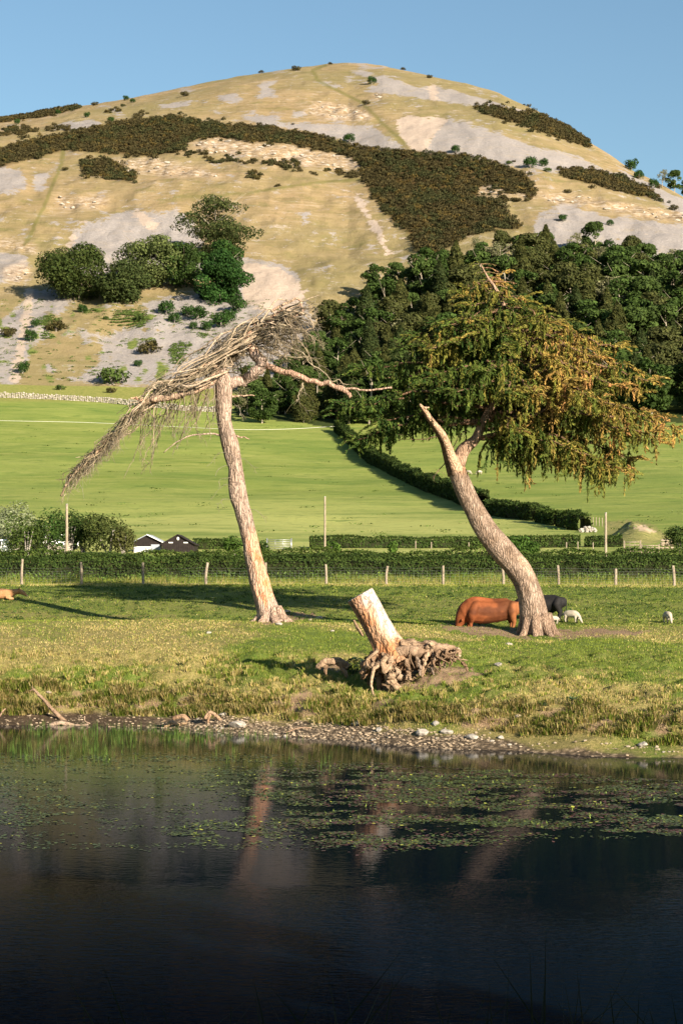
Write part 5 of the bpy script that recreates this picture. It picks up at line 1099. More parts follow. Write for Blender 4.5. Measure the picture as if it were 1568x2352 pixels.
def hooves(e, L, r):
    for x, y in L: part_tube('hoof', [(x, y, .0), (x-.01, y, .09)], [r*1.15, r*.95], M['dark'], e, 8, k=3)
def cattle(name, loc, rz, label, mat, s=1.0, rump=1.0, bull=True):
    """grazing animal facing -x; origin between the hooves"""
    e = empty(name, loc, label, 'bull' if bull else 'cow', rz=rz); e.scale = (s, s, s)
    legs = []
    for sy in (-1, 1):
        legs += [([(1.10, sy*.26, 1.0), (1.12, sy*.28, .72), (1.22, sy*.25, .47), (1.16, sy*.24, .22), (1.13, sy*.24, .06)], [.27, .21, .105, .075, .085]),
                 ([(-.78, sy*.24, .95), (-.80, sy*.25, .62), (-.82, sy*.24, .38), (-.80, sy*.24, .08)], [.25, .15, .09, .08])]
    tubes = [([(1.28, 0, 1.02), (1.0, 0, .98), (.4, 0, .90), (-.2, 0, .88), (-.7, 0, .93), (-1.0, 0, .90)], [.33, .44, .46, .50, .50, .42]),
             ([(.9, 0, 1.30), (.2, 0, 1.28), (-.6, 0, 1.34), (-1.0, 0, 1.18)], [.16, .17, .19, .17]),
             ([(-.75, 0, 1.05), (-1.05, 0, .88), (-1.24, 0, .62), (-1.32, 0, .42)], [.44, .37, .27, .19]),
             ([(-1.29, 0, .46), (-1.38, 0, .28), (-1.46, 0, .10)], [.19, .145, .10]),
             ([(-.75, 0, .72), (-1.0, 0, .58), (-1.18, 0, .42)], [.22, .14, .10])]+legs
    for sy in (-1, 1): tubes += [([(-.62, sy*.34, 1.12), (-.78, sy*.40, .80), (-.80, sy*.34, .62)], [.22, .24, .17]), ([(1.16, sy*.28, 1.16), (1.08, sy*.36, .92), (1.14, sy*.32, .70)], [.20, .25, .18])]
    if bull: tubes.append(([(.62, 0, .56), (.45, 0, .47)], [.08, .05])); tubes.append(([(1.08, 0, .62), (1.08, 0, .46)], [.10, .08]))
    else: tubes.append(([(.85, 0, .62), (.75, 0, .50)], [.17, .12]))
    def cf(co):
        if mat is M['bull']:
            t = sst(.45, 1.5, co[:, 0])[:, None]; c = lerp((.95, .9, .9), (1.25, 1.6, 1.9), t*.7); dk = sst(-.05, .15, fbm(co[:, 0]*1.6, co[:, 2]*2.2, 5, 3))[:, None]; return c*(1-.5*dk)*lerp(np.ones((len(co), 3)), np.broadcast_to((1.35, 1.3, 1.3), (len(co), 3)), sst(1.32, 1.5, co[:, 2])[:, None])  # lighter back is a painted highlight, dark noise patches are painted shading
        return np.ones((len(co), 3))
    body('body', tubes, mat, e, .035, cf, 5)
    hooves(e, [(1.12, -.24), (1.12, .24), (-.8, -.24), (-.8, .24)], .085)
    for sy in (-1, 1):
        part_tube('ear', [(-1.25, sy*.16, .56), (-1.24, sy*.30, .55), (-1.23, sy*.38, .50)], [.05, .06, .015], mat, e)
        part_blob('eye', (-1.37, sy*.135, .36), (.022, .02, .022), M['dark'], e)
        part_tube('horn', [(-1.22, sy*.10, .62), (-1.27, sy*.20, .70), (-1.35, sy*.22, .74)], [.035, .025, .008], M['dark'] if mat is M['black'] else M['calf'], e)
    part_blob('muzzle', (-1.485, 0, .085), (.07, .085, .06), M['pinkskin'] if mat is not M['black'] else M['dark'], e)
    tl = part_tube('tail', [(1.42, 0, 1.28), (1.56, 0, 1.12), (1.56, .02, .8), (1.54, .02, .45)], [.05, .035, .022, .018], mat, e)
    m = MB(); v, f = ICO2; m.add(v*[.045, .045, .14]+np.array([1.54, .02, .38]), f, (.5, .45, .45)); me = m.mesh('tail_tuft'); me.materials.append(mat); o = bpy.data.objects.new('tail_tuft', me); COL.objects.link(o); o.parent = tl
    return e
gb = gp(1118, 107.5); cattle('bull', gb-np.array([0, 0, .10]), .12, 'large rust brown bull grazing head down behind the larch base', M['bull'], 1.16).scale = (1.16, 1.16, 1.30)
gb = gp(1236, 110); cattle('black_cow', gb-np.array([0, 0, .02]), -.25, 'black cow half hidden behind the larch trunk with its rump to the right', M['black'], .98, bull=False)
def sheep(name, loc, rz, s, label, legcol=(1, 1, 1)):
    e = empty(name, loc, label, 'lamb', rz=rz); e.scale = (s, s, s)
    legs = []
    for sy in (-1, 1): legs += [([(.30, sy*.11, .42), (.33, sy*.115, .25), (.30, sy*.11, .04)], [.11, .055, .033]), ([(-.30, sy*.10, .42), (-.31, sy*.105, .22), (-.30, sy*.10, .04)], [.10, .045, .033])]
    tubes = [([(.36, 0, .52), (.15, 0, .54), (-.2, 0, .53), (-.36, 0, .5)], [.17, .215, .21, .16]), ([(-.34, 0, .52), (-.50, 0, .38), (-.56, 0, .25)], [.15, .095, .075])]+legs
    body('body', tubes, M['fleece'], e, .022, None, 4)
    body('head', [([(-.55, 0, .26), (-.62, 0, .15), (-.68, 0, .06)], [.085, .07, .045])], M['fleece'], e, .015, None, 3)
    for sy in (-1, 1): part_tube('ear', [(-.54, sy*.07, .28), (-.53, sy*.15, .28), (-.54, sy*.20, .25)], [.02, .035, .01], M['fleece'], e); part_blob('eye', (-.605, sy*.066, .20), (.012, .01, .012), M['dark'], e)
    part_tube('tail', [(.50, 0, .55), (.57, 0, .45), (.58, 0, .30)], [.035, .035, .02], M['fleece'], e); hooves(e, [(.30, .11), (.30, -.11), (-.30, .1), (-.30, -.1)], .033); return e
sheep('lamb', gp(1311, 108.5), math.radians(180-32), .95, 'cream lamb grazing just right of the black cow')
sheep('lamb', gp(1532, 108), math.radians(180-78), .88, 'lone cream lamb grazing at the far right of the pasture')
sheep('lamb', gp(1270, 108), math.radians(20), .62, 'small white lamb peeping out from behind the larch base')
for u, v, lb in [(1075, 1090, 'left one of the two tiny sheep on the far green field'), (1100, 1090, 'right one of the two tiny sheep on the far green field')]:
    p = guv(u, v, 200); sheep('sheep', p, .4 if u > 1080 else 2.6, 1.25, lb)
# lying calf at the left edge
gc = gp(14, 119); e = empty('calf', gc, 'light tan calf lying in the grass at the left edge', 'calf', rz=0)
body('body', [([(-1.3, 0, .28), (-.9, 0, .34), (-.2, 0, .36), (.35, 0, .36)], [.26, .33, .32, .24]), ([(.25, 0, .42), (.62, 0, .48), (.85, 0, .50)], [.21, .17, .15]), ([(.85, 0, .50), (1.08, -.03, .38), (1.22, -.04, .27)], [.15, .12, .075]), ([(.1, -.26, .15), (.5, -.3, .07), (.25, -.34, .05)], [.10, .06, .04]), ([(-.9, -.28, .2), (-.4, -.36, .08), (-.8, -.4, .05)], [.14, .07, .04])], M['calf'], e, .03, None, 4)
for sy in (-1, 1): part_tube('ear', [(.84, sy*.11, .60), (.79, sy*.20, .66), (.77, sy*.26, .68)], [.03, .035, .012], M['calf'], e); part_blob('eye', (1.0, sy*.115-.02, .46), (.02, .015, .02), M['dark'], e)
part_blob('muzzle', (1.25, -.04, .25), (.06, .07, .055), M['pinkskin'], e)
# ================================================================== FENCE
M['wire'] = solid('galvanised_wire', (.35, .36, .36), .4, .5, .1, 8, 0, .6)
fe = empty('wire_fence', gp(784, 131), 'long wire netting fence on wooden posts across the pasture', 'fence')
FD = 131.0
for u, tv, wd_, tl in [(-228, 1284, 7, .0), (-88, 1284, 7, 0), (51, 1284, 7, .01), (188, 1291, 7, -.01), (329, 1292, 7, 0), (473, 1292, 8, .03), (610, 1292, 7, 0), (749, 1296, 7, -.01), (887, 1300, 7, .02), (1017, 1299, 7, 0), (1155, 1301, 7, -.02), (1282, 1298, 7, -.015), (1413, 1306, 8, 0), (1547, 1299, 8, -.02), (1685, 1300, 7, 0), (1820, 1300, 7, 0)]:
    b = gp(u, FD); t = pt(u, tv, FD); m = MB(); r = wd_/2*.85*FD/F; P = np.array([b-[0, 0, .3], (b+t)/2+[random.gauss(0, .01), 0, 0], t+[tl*4, 0, 0]]); tube(m, spline(P, 7), np.array([1.05, 1.05, 1, 1, 1, .97, .9])*r, 9, (1, 1, 1), .08, seed=int(u) % 50); m.build('post', M['postwood'], fe)
us = np.linspace(-320, 1900, 90); base = np.array([gp(u, FD-.12) for u in us])
for k, hz in enumerate([.08, .24, .40, .56, .74, .92, 1.10]):
    m = MB(); P = base+[0, 0, hz]; P[:, 2] += .02*np.sin(us*.045+k); tube(m, P, .0035, 3, cap=False); m.build('wire', M['wire'], fe)
m = MB(); xs = np.arange(base[0][0], base[-1][0], .30)
for x in xs: z = np.interp(x, base[:, 0], base[:, 2]); tube(m, [(x, FD-.12, z+.08), (x+random.gauss(0, .01), FD-.12, z+.92)], .0028, 3, cap=False)
o = m.build('netting', M['wire'], fe); o['kind'] = 'stuff'
# thin line across the far field
m = MB(); L = [(-200, 968), (0, 975), (200, 979), (400, 989), (540, 995), (660, 994), (782, 987)]; P = spline([guv(u, v, 300)+[0, 0, 1.0] for u, v in L], 60); tube(m, P, .05, 4, (1, 1, 1)); o = m.build('field_wire', solid('pale_tape', (.6, .6, .52)), None, (0, 0, 0)); tag(o, 'thin pale fence tape strung across the upper green field', 'wire')
# ================================================================== POLES, SHEDS, GATES
def pole(u, v0, D, wpx, label):
    b = gp(u, D); t = pt(u, v0, D); e = empty('wooden_pole', b, label, 'pole'); m = MB(); r = wpx/2*D/F; P = np.array([b-[0, 0, .4], (b+t)/2, t]); tube(m, spline(P, 9), np.linspace(1.1, .85, 9)*r, 10, (1.15, 1.1, 1.05), .04); m.build('shaft', M['postwood'], e)
    m = MB(); tube(m, [t+[0, 0, -.02], t+[0, 0, .03]], r*.95, 10); m.build('cap', M['wire'], e); return e
pole(154, 1158, 172, 6.5, 'leftmost tall wooden pole standing by the thicket'); pole(746, 1141, 178, 5, 'tall thin pale pole in the middle at the foot of the far field'); pole(1390, 1178, 168, 6, 'tall pale pole at the right in front of the short hedge')
M['blackwood'] = solid('black_stained_boards', (.018, .013, .012), .7, .2, .4, 3); M['whitepaint'] = solid('white_paint', (.72, .72, .70), .5, .3, .08); M['slate'] = solid('grey_roof_sheet', (.30, .33, .38), .5, .4, .2)
def shed(u0, u1, vap, veave, D, label, lamp):
    rm = M['blackwood'] if lamp else M['slate']
    px = D/F; x0 = (u0-784)*px; x1 = (u1-784)*px; g0 = gp((u0+u1)/2, D); zg = g0[2]; ze = float(zv(D, veave)); za = float(zv(D, vap)); xc = (x0+x1)/2; e = empty('shed', g0, label, 'shed')
    m = MB(); y0, y1 = D, D+5
    V = [(x0, y0, zg-.3), (x1, y0, zg-.3), (x1, y0, ze), (xc, y0, za-.06), (x0, y0, ze), (x0, y1, zg-.3), (x1, y1, zg-.3), (x1, y1, ze), (xc, y1, za-.06), (x0, y1, ze)]
    m.add(V, [[0, 1, 2, 4], [6, 5, 9, 7], [1, 6, 7, 2], [5, 0, 4, 9]]); m.f.append(np.array([[4, 2, 3], [7, 9, 8]])); m.build('wall', M['blackwood'], e, smooth=False)
    nb_ = int((x1-x0)/.2)
    for i in range(nb_):
        xa = x0+(x1-x0)*(i+.04)/nb_; xb = x0+(x1-x0)*(i+.96)/nb_; f = 1-abs(((xa+xb)/2-xc)/((x1-x0)/2)); m = MB(); box(m, (xa, y0-.03, zg-.3), (xb, y0-.002, ze+(za-.06-ze)*max(0, f-.06))); m.build('board', M['blackwood'], e, smooth=False)
    for s in (-1, 1):
        xe = x0-.15 if s < 0 else x1+.15; zz = ze-.10; m = MB(); V = [(xc, y0-.25, za), (xe, y0-.25, zz), (xe, y1+.2, zz), (xc, y1+.2, za), (xc, y0-.25, za-.07), (xe, y0-.25, zz-.07), (xe, y1+.2, zz-.07), (xc, y1+.2, za-.07)]
        m.add(V, [[0, 1, 2, 3], [7, 6, 5, 4], [0, 4, 5, 1], [1, 5, 6, 2], [2, 6, 7, 3], [3, 7, 4, 0]]); m.build('roof_slope', rm, e, smooth=False)
    if lamp:
        m = MB(); v, f = ICO2; m.add(v*[.13, .06, .17]+np.array([xc+.02, y0-.10, za-.42]), f); m.build('wall_lamp', M['whitepaint'], e)
        for a, b in ((-.85, -.45), (.55, .95)): m = MB(); box(m, (xc+a, y0-.07, ze+.02), (xc+b, y0-.035, ze+.12)); m.build('sign_strip', M['whitepaint'], e, smooth=False)
    else:
        m = MB(); box(m, (x0+.1, y0-.06, zg-.2), (x1-.1, y0-.034, zg+.55)); m.build('lower_wall', M['whitepaint'], e, smooth=False)
        m = MB(); box(m, (xc+.35, y0-.09, zg+.2), (x1-.2, y0-.062, zg+.75)); m.build('window', M['slate'], e, smooth=False)
        m = MB(); s = 1; V = [(xc-.05, y0-.30, za+.02), (x1+.2, y0-.30, ze-.10), (x1+.2, y0-.26, ze-.10), (xc-.05, y0-.26, za+.02), (xc-.05, y0-.30, za-.08), (x1+.2, y0-.30, ze-.20), (x1+.2, y0-.26, ze-.20), (xc-.05, y0-.26, za-.08)]; m.add(V, [[0, 1, 2, 3], [7, 6, 5, 4], [0, 4, 5, 1], [1, 5, 6, 2], [2, 6, 7, 3], [3, 7, 4, 0]]); m.build('bargeboard', M['whitepaint'], e, smooth=False)
    return e
shed(306, 372, 1227, 1243, 188, 'left black gabled shed with a pale roof edge and white lower wall', False)
shed(371, 446, 1227, 1248, 186, 'right black gabled shed with a round white lamp under its gable', True)
def gate(u0, u1, D, h, label, mat, bars, name='gate', vb=None):
    a = gp(u0, D); b = gp(u1, D); e = empty(name, (a+b)/2, label, 'gate')
    for p in (a, b): m = MB(); tube(m, [p-[0, 0, .3], p+[0, 0, h+.15]], .06, 8); m.build('post', M['postwood'] if mat is M['postwood'] else M['wire'], e)
    for i in range(bars): z = .15+(h-.15)*i/(bars-1); m = MB(); tube(m, [a+[.05, 0, z], b+[-.05, 0, z]], .028 if mat is not M['postwood'] else .05, 6); m.build('bar', mat, e)
    for t in (.0, .33, .66, 1): p = lerp(a+[.08, 0, 0], b-[.08, 0, 0], t); m = MB(); tube(m, [p+[0, -.05, .12], p+[0, -.05, h+.02]], .025, 6); m.build('upright', mat, e)
gate(613, 669, 196, 1.0, 'grey metal field gate beside the pine trunk', M['wire'], 6)
gate(1432, 1470, 186, 1.0, 'left weathered wooden gate near the stone block', M['postwood'], 4); gate(1472, 1512, 183, .75, 'right lower wooden rail gate near the stone block', M['postwood'], 4)
pg = empty('post_row', (0, 0, 0), '', 'x') if 0 else None
for i, (u, v, h) in enumerate([(954, 1261, .8), (990, 1261, .7), (1076, 1260, .6), (1326, 1263, .8), (1361, 1263, .7), (1300, 1262, .7)]):
    p = guv(u, v, 180); m = MB(); tube(m, [p-[0, 0, .2], p+[0, 0, h]], .055, 7, (1, 1, 1), .05); o = m.build('fence_post', M['postwood'], None, tuple(p)); tag(o, ['left stub post in front of the low far hedge', 'second stub post in front of the low far hedge', 'stub post left of the larch trunk by the far hedge', 'stub post at the hedge gap', 'stub post under the short hedge piece', 'thin post at the right end of the low far hedge'][i], 'post')
for i in range(5):
    p = guv(1354+i*7, 1207+i*.8, 190); m = MB(); tube(m, [p-[0, 0, .2], p+[0, 0, 1.15]], .045, 6); o = m.build('fence_post', M['postwood'], None, tuple(p)); tag(o, 'thin pale post in the short row above the rubble heap', 'post', 'thin posts above the rubble heap')
p = guv(1121, 1179, 250); m = MB(); box(m, p+[-.3, -.2, -.3], p+[.3, .2, 1.25]); box(m, p+[-.34, -.24, .5], p+[.34, .24, .62]); o = m.build('gatepost', M['whitepaint'], None, tuple(p), smooth=False); tag(o, 'squat white gatepost in the gap of the diagonal hedge', 'gatepost')
# white vehicles glimpsed in the thicket
M['glass'] = solid('dark_window_glass', (.02, .025, .03), .1, .6, .1); M['tyre'] = solid('tyre_rubber', (.02, .02, .02)); M['vanwhite'] = solid('white_vehicle_paint', (.78, .78, .78), .35, .5, .03)
def vehicle(name, loc, rz, Lx, W, H, hood, label, cat):
    e = empty(name, loc, label, cat, rz=rz); hs = .45*H if hood else H*.96
    prof = [(-Lx/2, .35), (-Lx/2, .8*H if not hood else .55*H), (-Lx/2+.25, H), (Lx*.12 if hood else Lx/2-.35, H), (Lx*.3 if hood else Lx/2-.05, .58*H), (Lx/2-.05 if hood else Lx/2, .5*H), (Lx/2, .35)]
    m = MB(); n = len(prof); V = [(x, -W/2, z) for x, z in prof]+[(x, W/2, z) for x, z in prof]; m.add(V, [[i, (i+1) % n, (i+1) % n+n, i+n] for i in range(n)]); m.f.append(np.array([list(range(n))[::-1]])); m.f.append(np.array([list(range(n, 2*n))]))
    me = m.mesh('body'); me.materials.append(M['vanwhite']); [setattr(q_, 'use_smooth', False) for q_ in me.polygons]; o = bpy.data.objects.new('body', me); COL.objects.link(o); o.parent = e; bv = o.modifiers.new('b', 'BEVEL'); bv.width = .07; bv.segments = 2
    for sy in (-1, 1):
        for a, b in ((-.38, -.08), (-.05, .12)):
            m = MB(); y = sy*(W/2+.006); box(m, (Lx*a, min(y, y-sy*.03), H*.6), (Lx*b, max(y, y-sy*.03), H*.88)); me = m.mesh('window', smooth=False); me.materials.append(M['glass']); o = bpy.data.objects.new('window', me); COL.objects.link(o); o.parent = e
        for x in ((-Lx*.3, Lx*.32) if hood else (0,)):
            m = MB(); tube(m, [(x, sy*(W/2-.2), .32), (x, sy*(W/2+.01), .32)], .32, 16); me = m.mesh('wheel'); me.materials.append(M['tyre']); o = bpy.data.objects.new('wheel', me); COL.objects.link(o); o.parent = e
vehicle('parked_car', gp(139, 195), .35, 3.9, 1.65, 1.5, True, 'white car half hidden in the thicket left of the wooden pole', 'car')
vehicle('caravan', gp(-2, 178), .1, 2.2, 1.8, 1.5, False, 'white rounded caravan end at the left edge under the pale tree', 'caravan')
# ================================================================== STONES AND WALLS
def wall(name, L, h, wd, label, dmin, sz=.5, mat='stone'):
    pts = np.array([guv(u, v, dmin) for u, v in L]); seg = np.linalg.norm(np.diff(pts, axis=0), axis=1); Ls = np.concatenate([[0], np.cumsum(seg)]); rg = np.random.default_rng(int(abs(L[0][0]))+3); mb = MB(); s = 0
    while s < Ls[-1]:
        c = np.array([np.interp(s, Ls, pts[:, k]) for k in range(3)]); hh = h*(1+.25*fbm(np.array([s*.2]), np.array([0.]), 3, 3)[0]*2); z = 0
        while z < hh: a = sz*rg.uniform(.7, 1.2); rock(mb, c+[rg.normal()*.05, rg.normal()*.08, z+a*.2], (a*.75, wd/2, a*.42), int(rg.integers(1e6)), base=ICO1, cut=.6); z += a*.55
        s += sz*.9
    o = mb.build(name, M[mat], smooth=False); return o
o = wall('stone_wall', [(-260, 912), (0, 914), (120, 918), (240, 925), (330, 934), (420, 944), (520, 952)], 1.5, 1.0, '', 590, .8)
tag(o, 'long pale dry stone wall between the field and the scree at left', 'wall')
o = wall('roadside_wall', [(-40, 1272), (60, 1272), (160, 1274)], .9, .5, '', 155, .3, 'stone'); tag(o, 'low overgrown stone wall under the thicket at left', 'wall')
def rocks(name, u, v, s, label, D0=56, mat='stone', base=ICO2, dz=.0, group=None, cat='rock', sq=(1.2, 1, .62)):
    p = guv(u, v, D0); m = MB(); rock(m, p+[0, 0, s*sq[2]*.25+dz], (s*sq[0], s*sq[1], s*sq[2]), int(u*7+v), base=base); o = m.build(name, M[mat], None, tuple(p), smooth=False); return tag(o, label, cat, group)
hp = empty('rubble_heap', guv(1348, 1222, 190), 'heap of pale rubble at the end of the diagonal hedge', 'rubble')
for i in range(34):
    p = guv(1330+random.random()*38, 1220+random.random()*4, 190); s = random.uniform(.15, .34); m = MB(); rock(m, p+[0, 0, random.random()*.75*(1-abs(p[0]-hp.location[0])*.5 if abs(p[0]-hp.location[0]) < 1.5 else .2)], (s*1.2, s, s*.8), i, base=ICO1); m.build('stone', M['stone'], hp, smooth=False)
p = guv(1531, 1262, 170); sk = empty('stone_block', p, 'square ruined stone block at the right by the gates', 'stone block')
for i in range(4):
    for j in range(3): m = MB(); rock(m, p+[(j-1)*.42+random.gauss(0, .03), random.gauss(0, .05), .12+i*.24], (.26, .35, .15), i*7+j, base=ICO2, cut=.62); m.build('stone', M['stone2'], sk, smooth=False)
for u, v, s, lb, mt in [(733, 1421, .22, 'pale rounded stone in the grass right of the pine base', 'stone'), (660, 1407, .22, 'stone just behind the pine base', 'stone2'), (640, 1436, .17, 'small pale stone at the foot of the pine', 'stone'), (712, 1425, .12, 'flat stone between the pine and the pale rounded stone', 'stone2'),
                        (561, 1326, .25, 'pinkish stone at the fence left of the pine trunk', 'stone2'), (480, 2455/1.5945-85, .12, 'white stone on the left grass slope', 'stone'), (763, 2455/1.5945-89, .1, 'small white stone on the grass left of the stump', 'stone'),
                        (1145, 1533, .16, 'pair of pale stones on the turf right of the root plate', 'stone'), (1168, 1482, .17, 'pale flat stone half sunk in the grass right of the larch', 'stone'), (545, 1673, .33, 'big rounded grey white boulder at the waterline left', 'stone'),
                        (512, 1645, .2, 'pale stone above the rounded boulder', 'stone'), (890, 1556, .28, 'pale block lying under the root plate', 'stone'), (1025, 1688, .2, 'white stone at the waterline below the root plate', 'stone'), (970, 1688, .24, 'flat pale slab at the waterline in the middle', 'stone'), (1084, 1698, .2, 'rounded white stone in the shallows', 'stone'),
                        (1150, 1698, .13, 'small pale stone at the waterline right of the white ones', 'stone'), (1475, 1716, .22, 'pale stone among the bank grass near the right edge', 'stone'), (998, 1668, .2, 'slab on the gravel left of the rounded white stone', 'stone'), (820, 1665, .22, 'grey slab on the gravel under the eroded gully', 'stone'), (870, 1680, .15, 'flat shore stone in front of the gravel', 'stone'), (112, 1595, .14, 'lump of soil and stone on the left bank', 'stone2'), (1190, 1662, .18, 'brown clod fallen from the bank at right', 'stone2')]:
    rocks('stone', u, v, s, lb, 56, mt)
for i in range(95):
    u = random.uniform(330, 1560); vs = float(vbase(np.array([u]), np.array([np.interp(u, [0, 400, 784, 1176, 1568], [mD(q) for q in (65.5, 63, 57, 53.3, 50.3)])]))[0]); v = vs-abs(random.gauss(0, 13 if u < 1150 else 5))+3; s = random.choice([.04, .05, .06, .08])
    rocks('stone', u, v, s, 'small pale stone among the shingle at the edge of the pond', 56, random.choice(['stone', 'stone2', 'stone2']), ICO1, group='small stones along the shore')
def shingle():
    rg = np.random.default_rng(4); mb = MB(); k = 0
    n = 34000; u = rg.uniform(-20, 1600, n); D = rg.uniform(62, 83, n); P, v = gpn(u, D); z = P[:, 2]; ok = (z > -.12)&(z < .47-.12*sst(1050, 1300, u)+fbm(u*.02, D, 4, 2)*.3); dn = np.where(u > 420, .8, .2)*np.where(u > 1100, .16, 1); ok &= rg.random(n) < dn
    for i in np.nonzero(ok)[0]:
        s = rg.uniform(.015, .055); c = rg.uniform(.35, 1.15); V, f = ICO1 if s > .045 else (ICO0v, ICO0f); mb.add(V*[s*1.3, s, s*.6]+P[i]+[0, 0, s*.3], f, (c, c*.96, c*.9))
    g = NG('shingle_stone'); c = g.mix((.36, .29, .215), g.attr('col')[0], 1, 'MULTIPLY'); M['shingle'] = g.pbr(c, .9)
    o = mb.build('shingle', M['shingle'], smooth=False); tag(o, 'strip of pale shingle between the water and the grassy bank', 'shingle', kind='stuff')
ICO0v = np.array([(1, 0, 0), (-1, 0, 0), (0, 1, 0), (0, -1, 0), (0, 0, 1), (0, 0, -1)], float); ICO0f = np.array([[0, 2, 4], [2, 1, 4], [1, 3, 4], [3, 0, 4], [2, 0, 5], [1, 2, 5], [3, 1, 5], [0, 3, 5]])
shingle()
# ================================================================== DRIFTWOOD
def drift(name, L, w0, w1, label, D, dd=None, col=(1, 1, 1), extra=(), mat='rootwood'):
    D = mD(D); b = pt(L[-1][0], L[-1][1], D); e = empty(name, b, label, 'driftwood'); k = D/F
    m = MB(); P = spline(tr(L, D, dd), 20); tube(m, P+np.stack([fbm(np.arange(20)*.4+w0, np.zeros(20)+j, 3, 2) for j in range(3)], 1)*w0*k*.6, np.linspace(w0/2, w1/2, 20)*k, 9, col, .25); m.build('branch', M[mat], e)
    for E, a, c in extra: m = MB(); tube(m, spline(tr(E, D, None), 12), np.linspace(a/2, c/2, 12)*k, 7, col, .25); m.build('side_branch', M[mat], e)
drift('dead_branch', [(76, 1582), (90, 1596), (105, 1612), (128, 1636), (150, 1656), (178, 1664)], 6, 11, 'dead branch slanting up out of the mud at left', 66.5, [.3, .3, .2, .1, 0, 0], (.95, .85, .75), [([(69, 1587), (76, 1584), (84, 1590)], 3, 4), ([(76, 1582), (74, 1576)], 4, 2)])
drift('log', [(115, 1665), (150, 1661), (180, 1668), (205, 1664)], 12, 5, 'pale broken log lying at the waterline at left', 65.5, None, (1.2, 1.15, 1.1), [([(195, 1645), (196, 1656), (208, 1662)], 3, 2), ([(118, 1668), (140, 1660), (160, 1668)], 6, 4)])
drift('stick', [(250, 1668), (275, 1672), (305, 1670)], 4, 3, 'thin pale stick floating at the muddy edge', 64.5, None, (1.4, 1.3, 1.2), [([(304, 1670), (306, 1665)], 3, 1)])
drift('driftwood', [(470, 1652), (485, 1636), (500, 1648), (518, 1668)], 9, 8, 'arched piece of driftwood beside the rounded boulder', 63.2, None, (1.1, .95, .8), [([(485, 1638), (478, 1655), (480, 1670)], 7, 5), ([(395, 1650), (420, 1645), (432, 1655)], 10, 12)])
drift('driftwood', [(378, 1668), (395, 1660), (415, 1664), (430, 1660)], 11, 5, 'low weathered driftwood block left of the arched piece', 64, None, (1.2, 1.1, .9), [([(430, 1672), (455, 1670), (465, 1673)], 4, 3), ([(370, 1660), (380, 1655)], 5, 3)])
drift('stick', [(655, 1682), (680, 1674), (700, 1671), (716, 1673)], 4, 2, 'crooked stick on the gravel below the gully', 59.5, None, (1.1, 1, .9), [([(700, 1671), (708, 1676)], 3, 1)])
drift('stick', [(0, 1645), (6, 1635), (14, 1628)], 4, 2, 'short pale stick at the left edge of the mud', 66, None, (1.5, 1.3, 1.2))
# ================================================================== GRASS AND WATER PLANTS
def turfmask(u, D, P, v):
    x, y = P[:, 0], P[:, 1]
    soil = poly1(u, v, SOIL, 2, 9, .06)
    dry = sst(-.16, .14, fbm(x*.3, y*.17, 201, 4)+.09)
    dry = dry*(1-.85*inpoly(u, v, [(800, 1455), (1050, 1470), (1640, 1480), (1640, 1545), (1200, 1530), (1000, 1520), (840, 1500)], 14, 3, .02))*(1-.85*sst(96, 108, D))
    return soil, dry
def cg(t, rg):
    n = len(t); a = lerp(np.tile((.11, .165, .022), (n, 1)), np.tile((.27, .32, .05), (n, 1)), rg.random((n, 1))); b = lerp(np.tile((.42, .32, .09), (n, 1)), np.tile((.68, .55, .26), (n, 1)), rg.random((n, 1)))
    return lerp(a, b, (rg.random(n) < t)[:, None]*1.0)
def turf(name, D0, D1, n, h, wd, label, seed, lean=.8, u0=-60, u1=1630, drm=1.0):
    rg = np.random.default_rng(seed); D = (rg.random(n)*(D1**2-D0**2)+D0**2)**.5; u = rg.uniform(u0, u1, n); P, v = gpn(u, D); soil, dry = turfmask(u, D, P, v); z = P[:, 2]
    clump = fbm(P[:, 0]*2.2, P[:, 1]*2.2, seed+9, 3)
    ok = (z > .42+fbm(u*.02, D, 4, 2)*.3)&((soil < .5)|(rg.random(n) < .35))&(rg.random(n) < .55+clump*1.6); P = P[ok]; dry = dry[ok]; clump = clump[ok]; m = len(P)
    mb = MB(); blades(mb, P-[0, 0, .01], h*rg.uniform(.5, 1.3, m)*(1+clump*1.2), wd, cg(np.clip(dry*.62*drm+clump*.2, 0, 1), rg)*rg.uniform(.75, 1.15, (m, 1)), lean)
    o = mb.build(name, M['grassblade']); tag(o, label, 'grass', kind='stuff')
turf('grass', 64, 88, 260000, .09, .022, 'short mixed green and straw coloured grass covering the bank top', 1)
turf('grass', 88, 110, 140000, .075, .035, 'close grazed grass around the two leaning trees', 2)
turf('grass', 108, 132, 80000, .07, .05, 'fresh green grazed grass of the cattle pasture', 3, drm=.35)
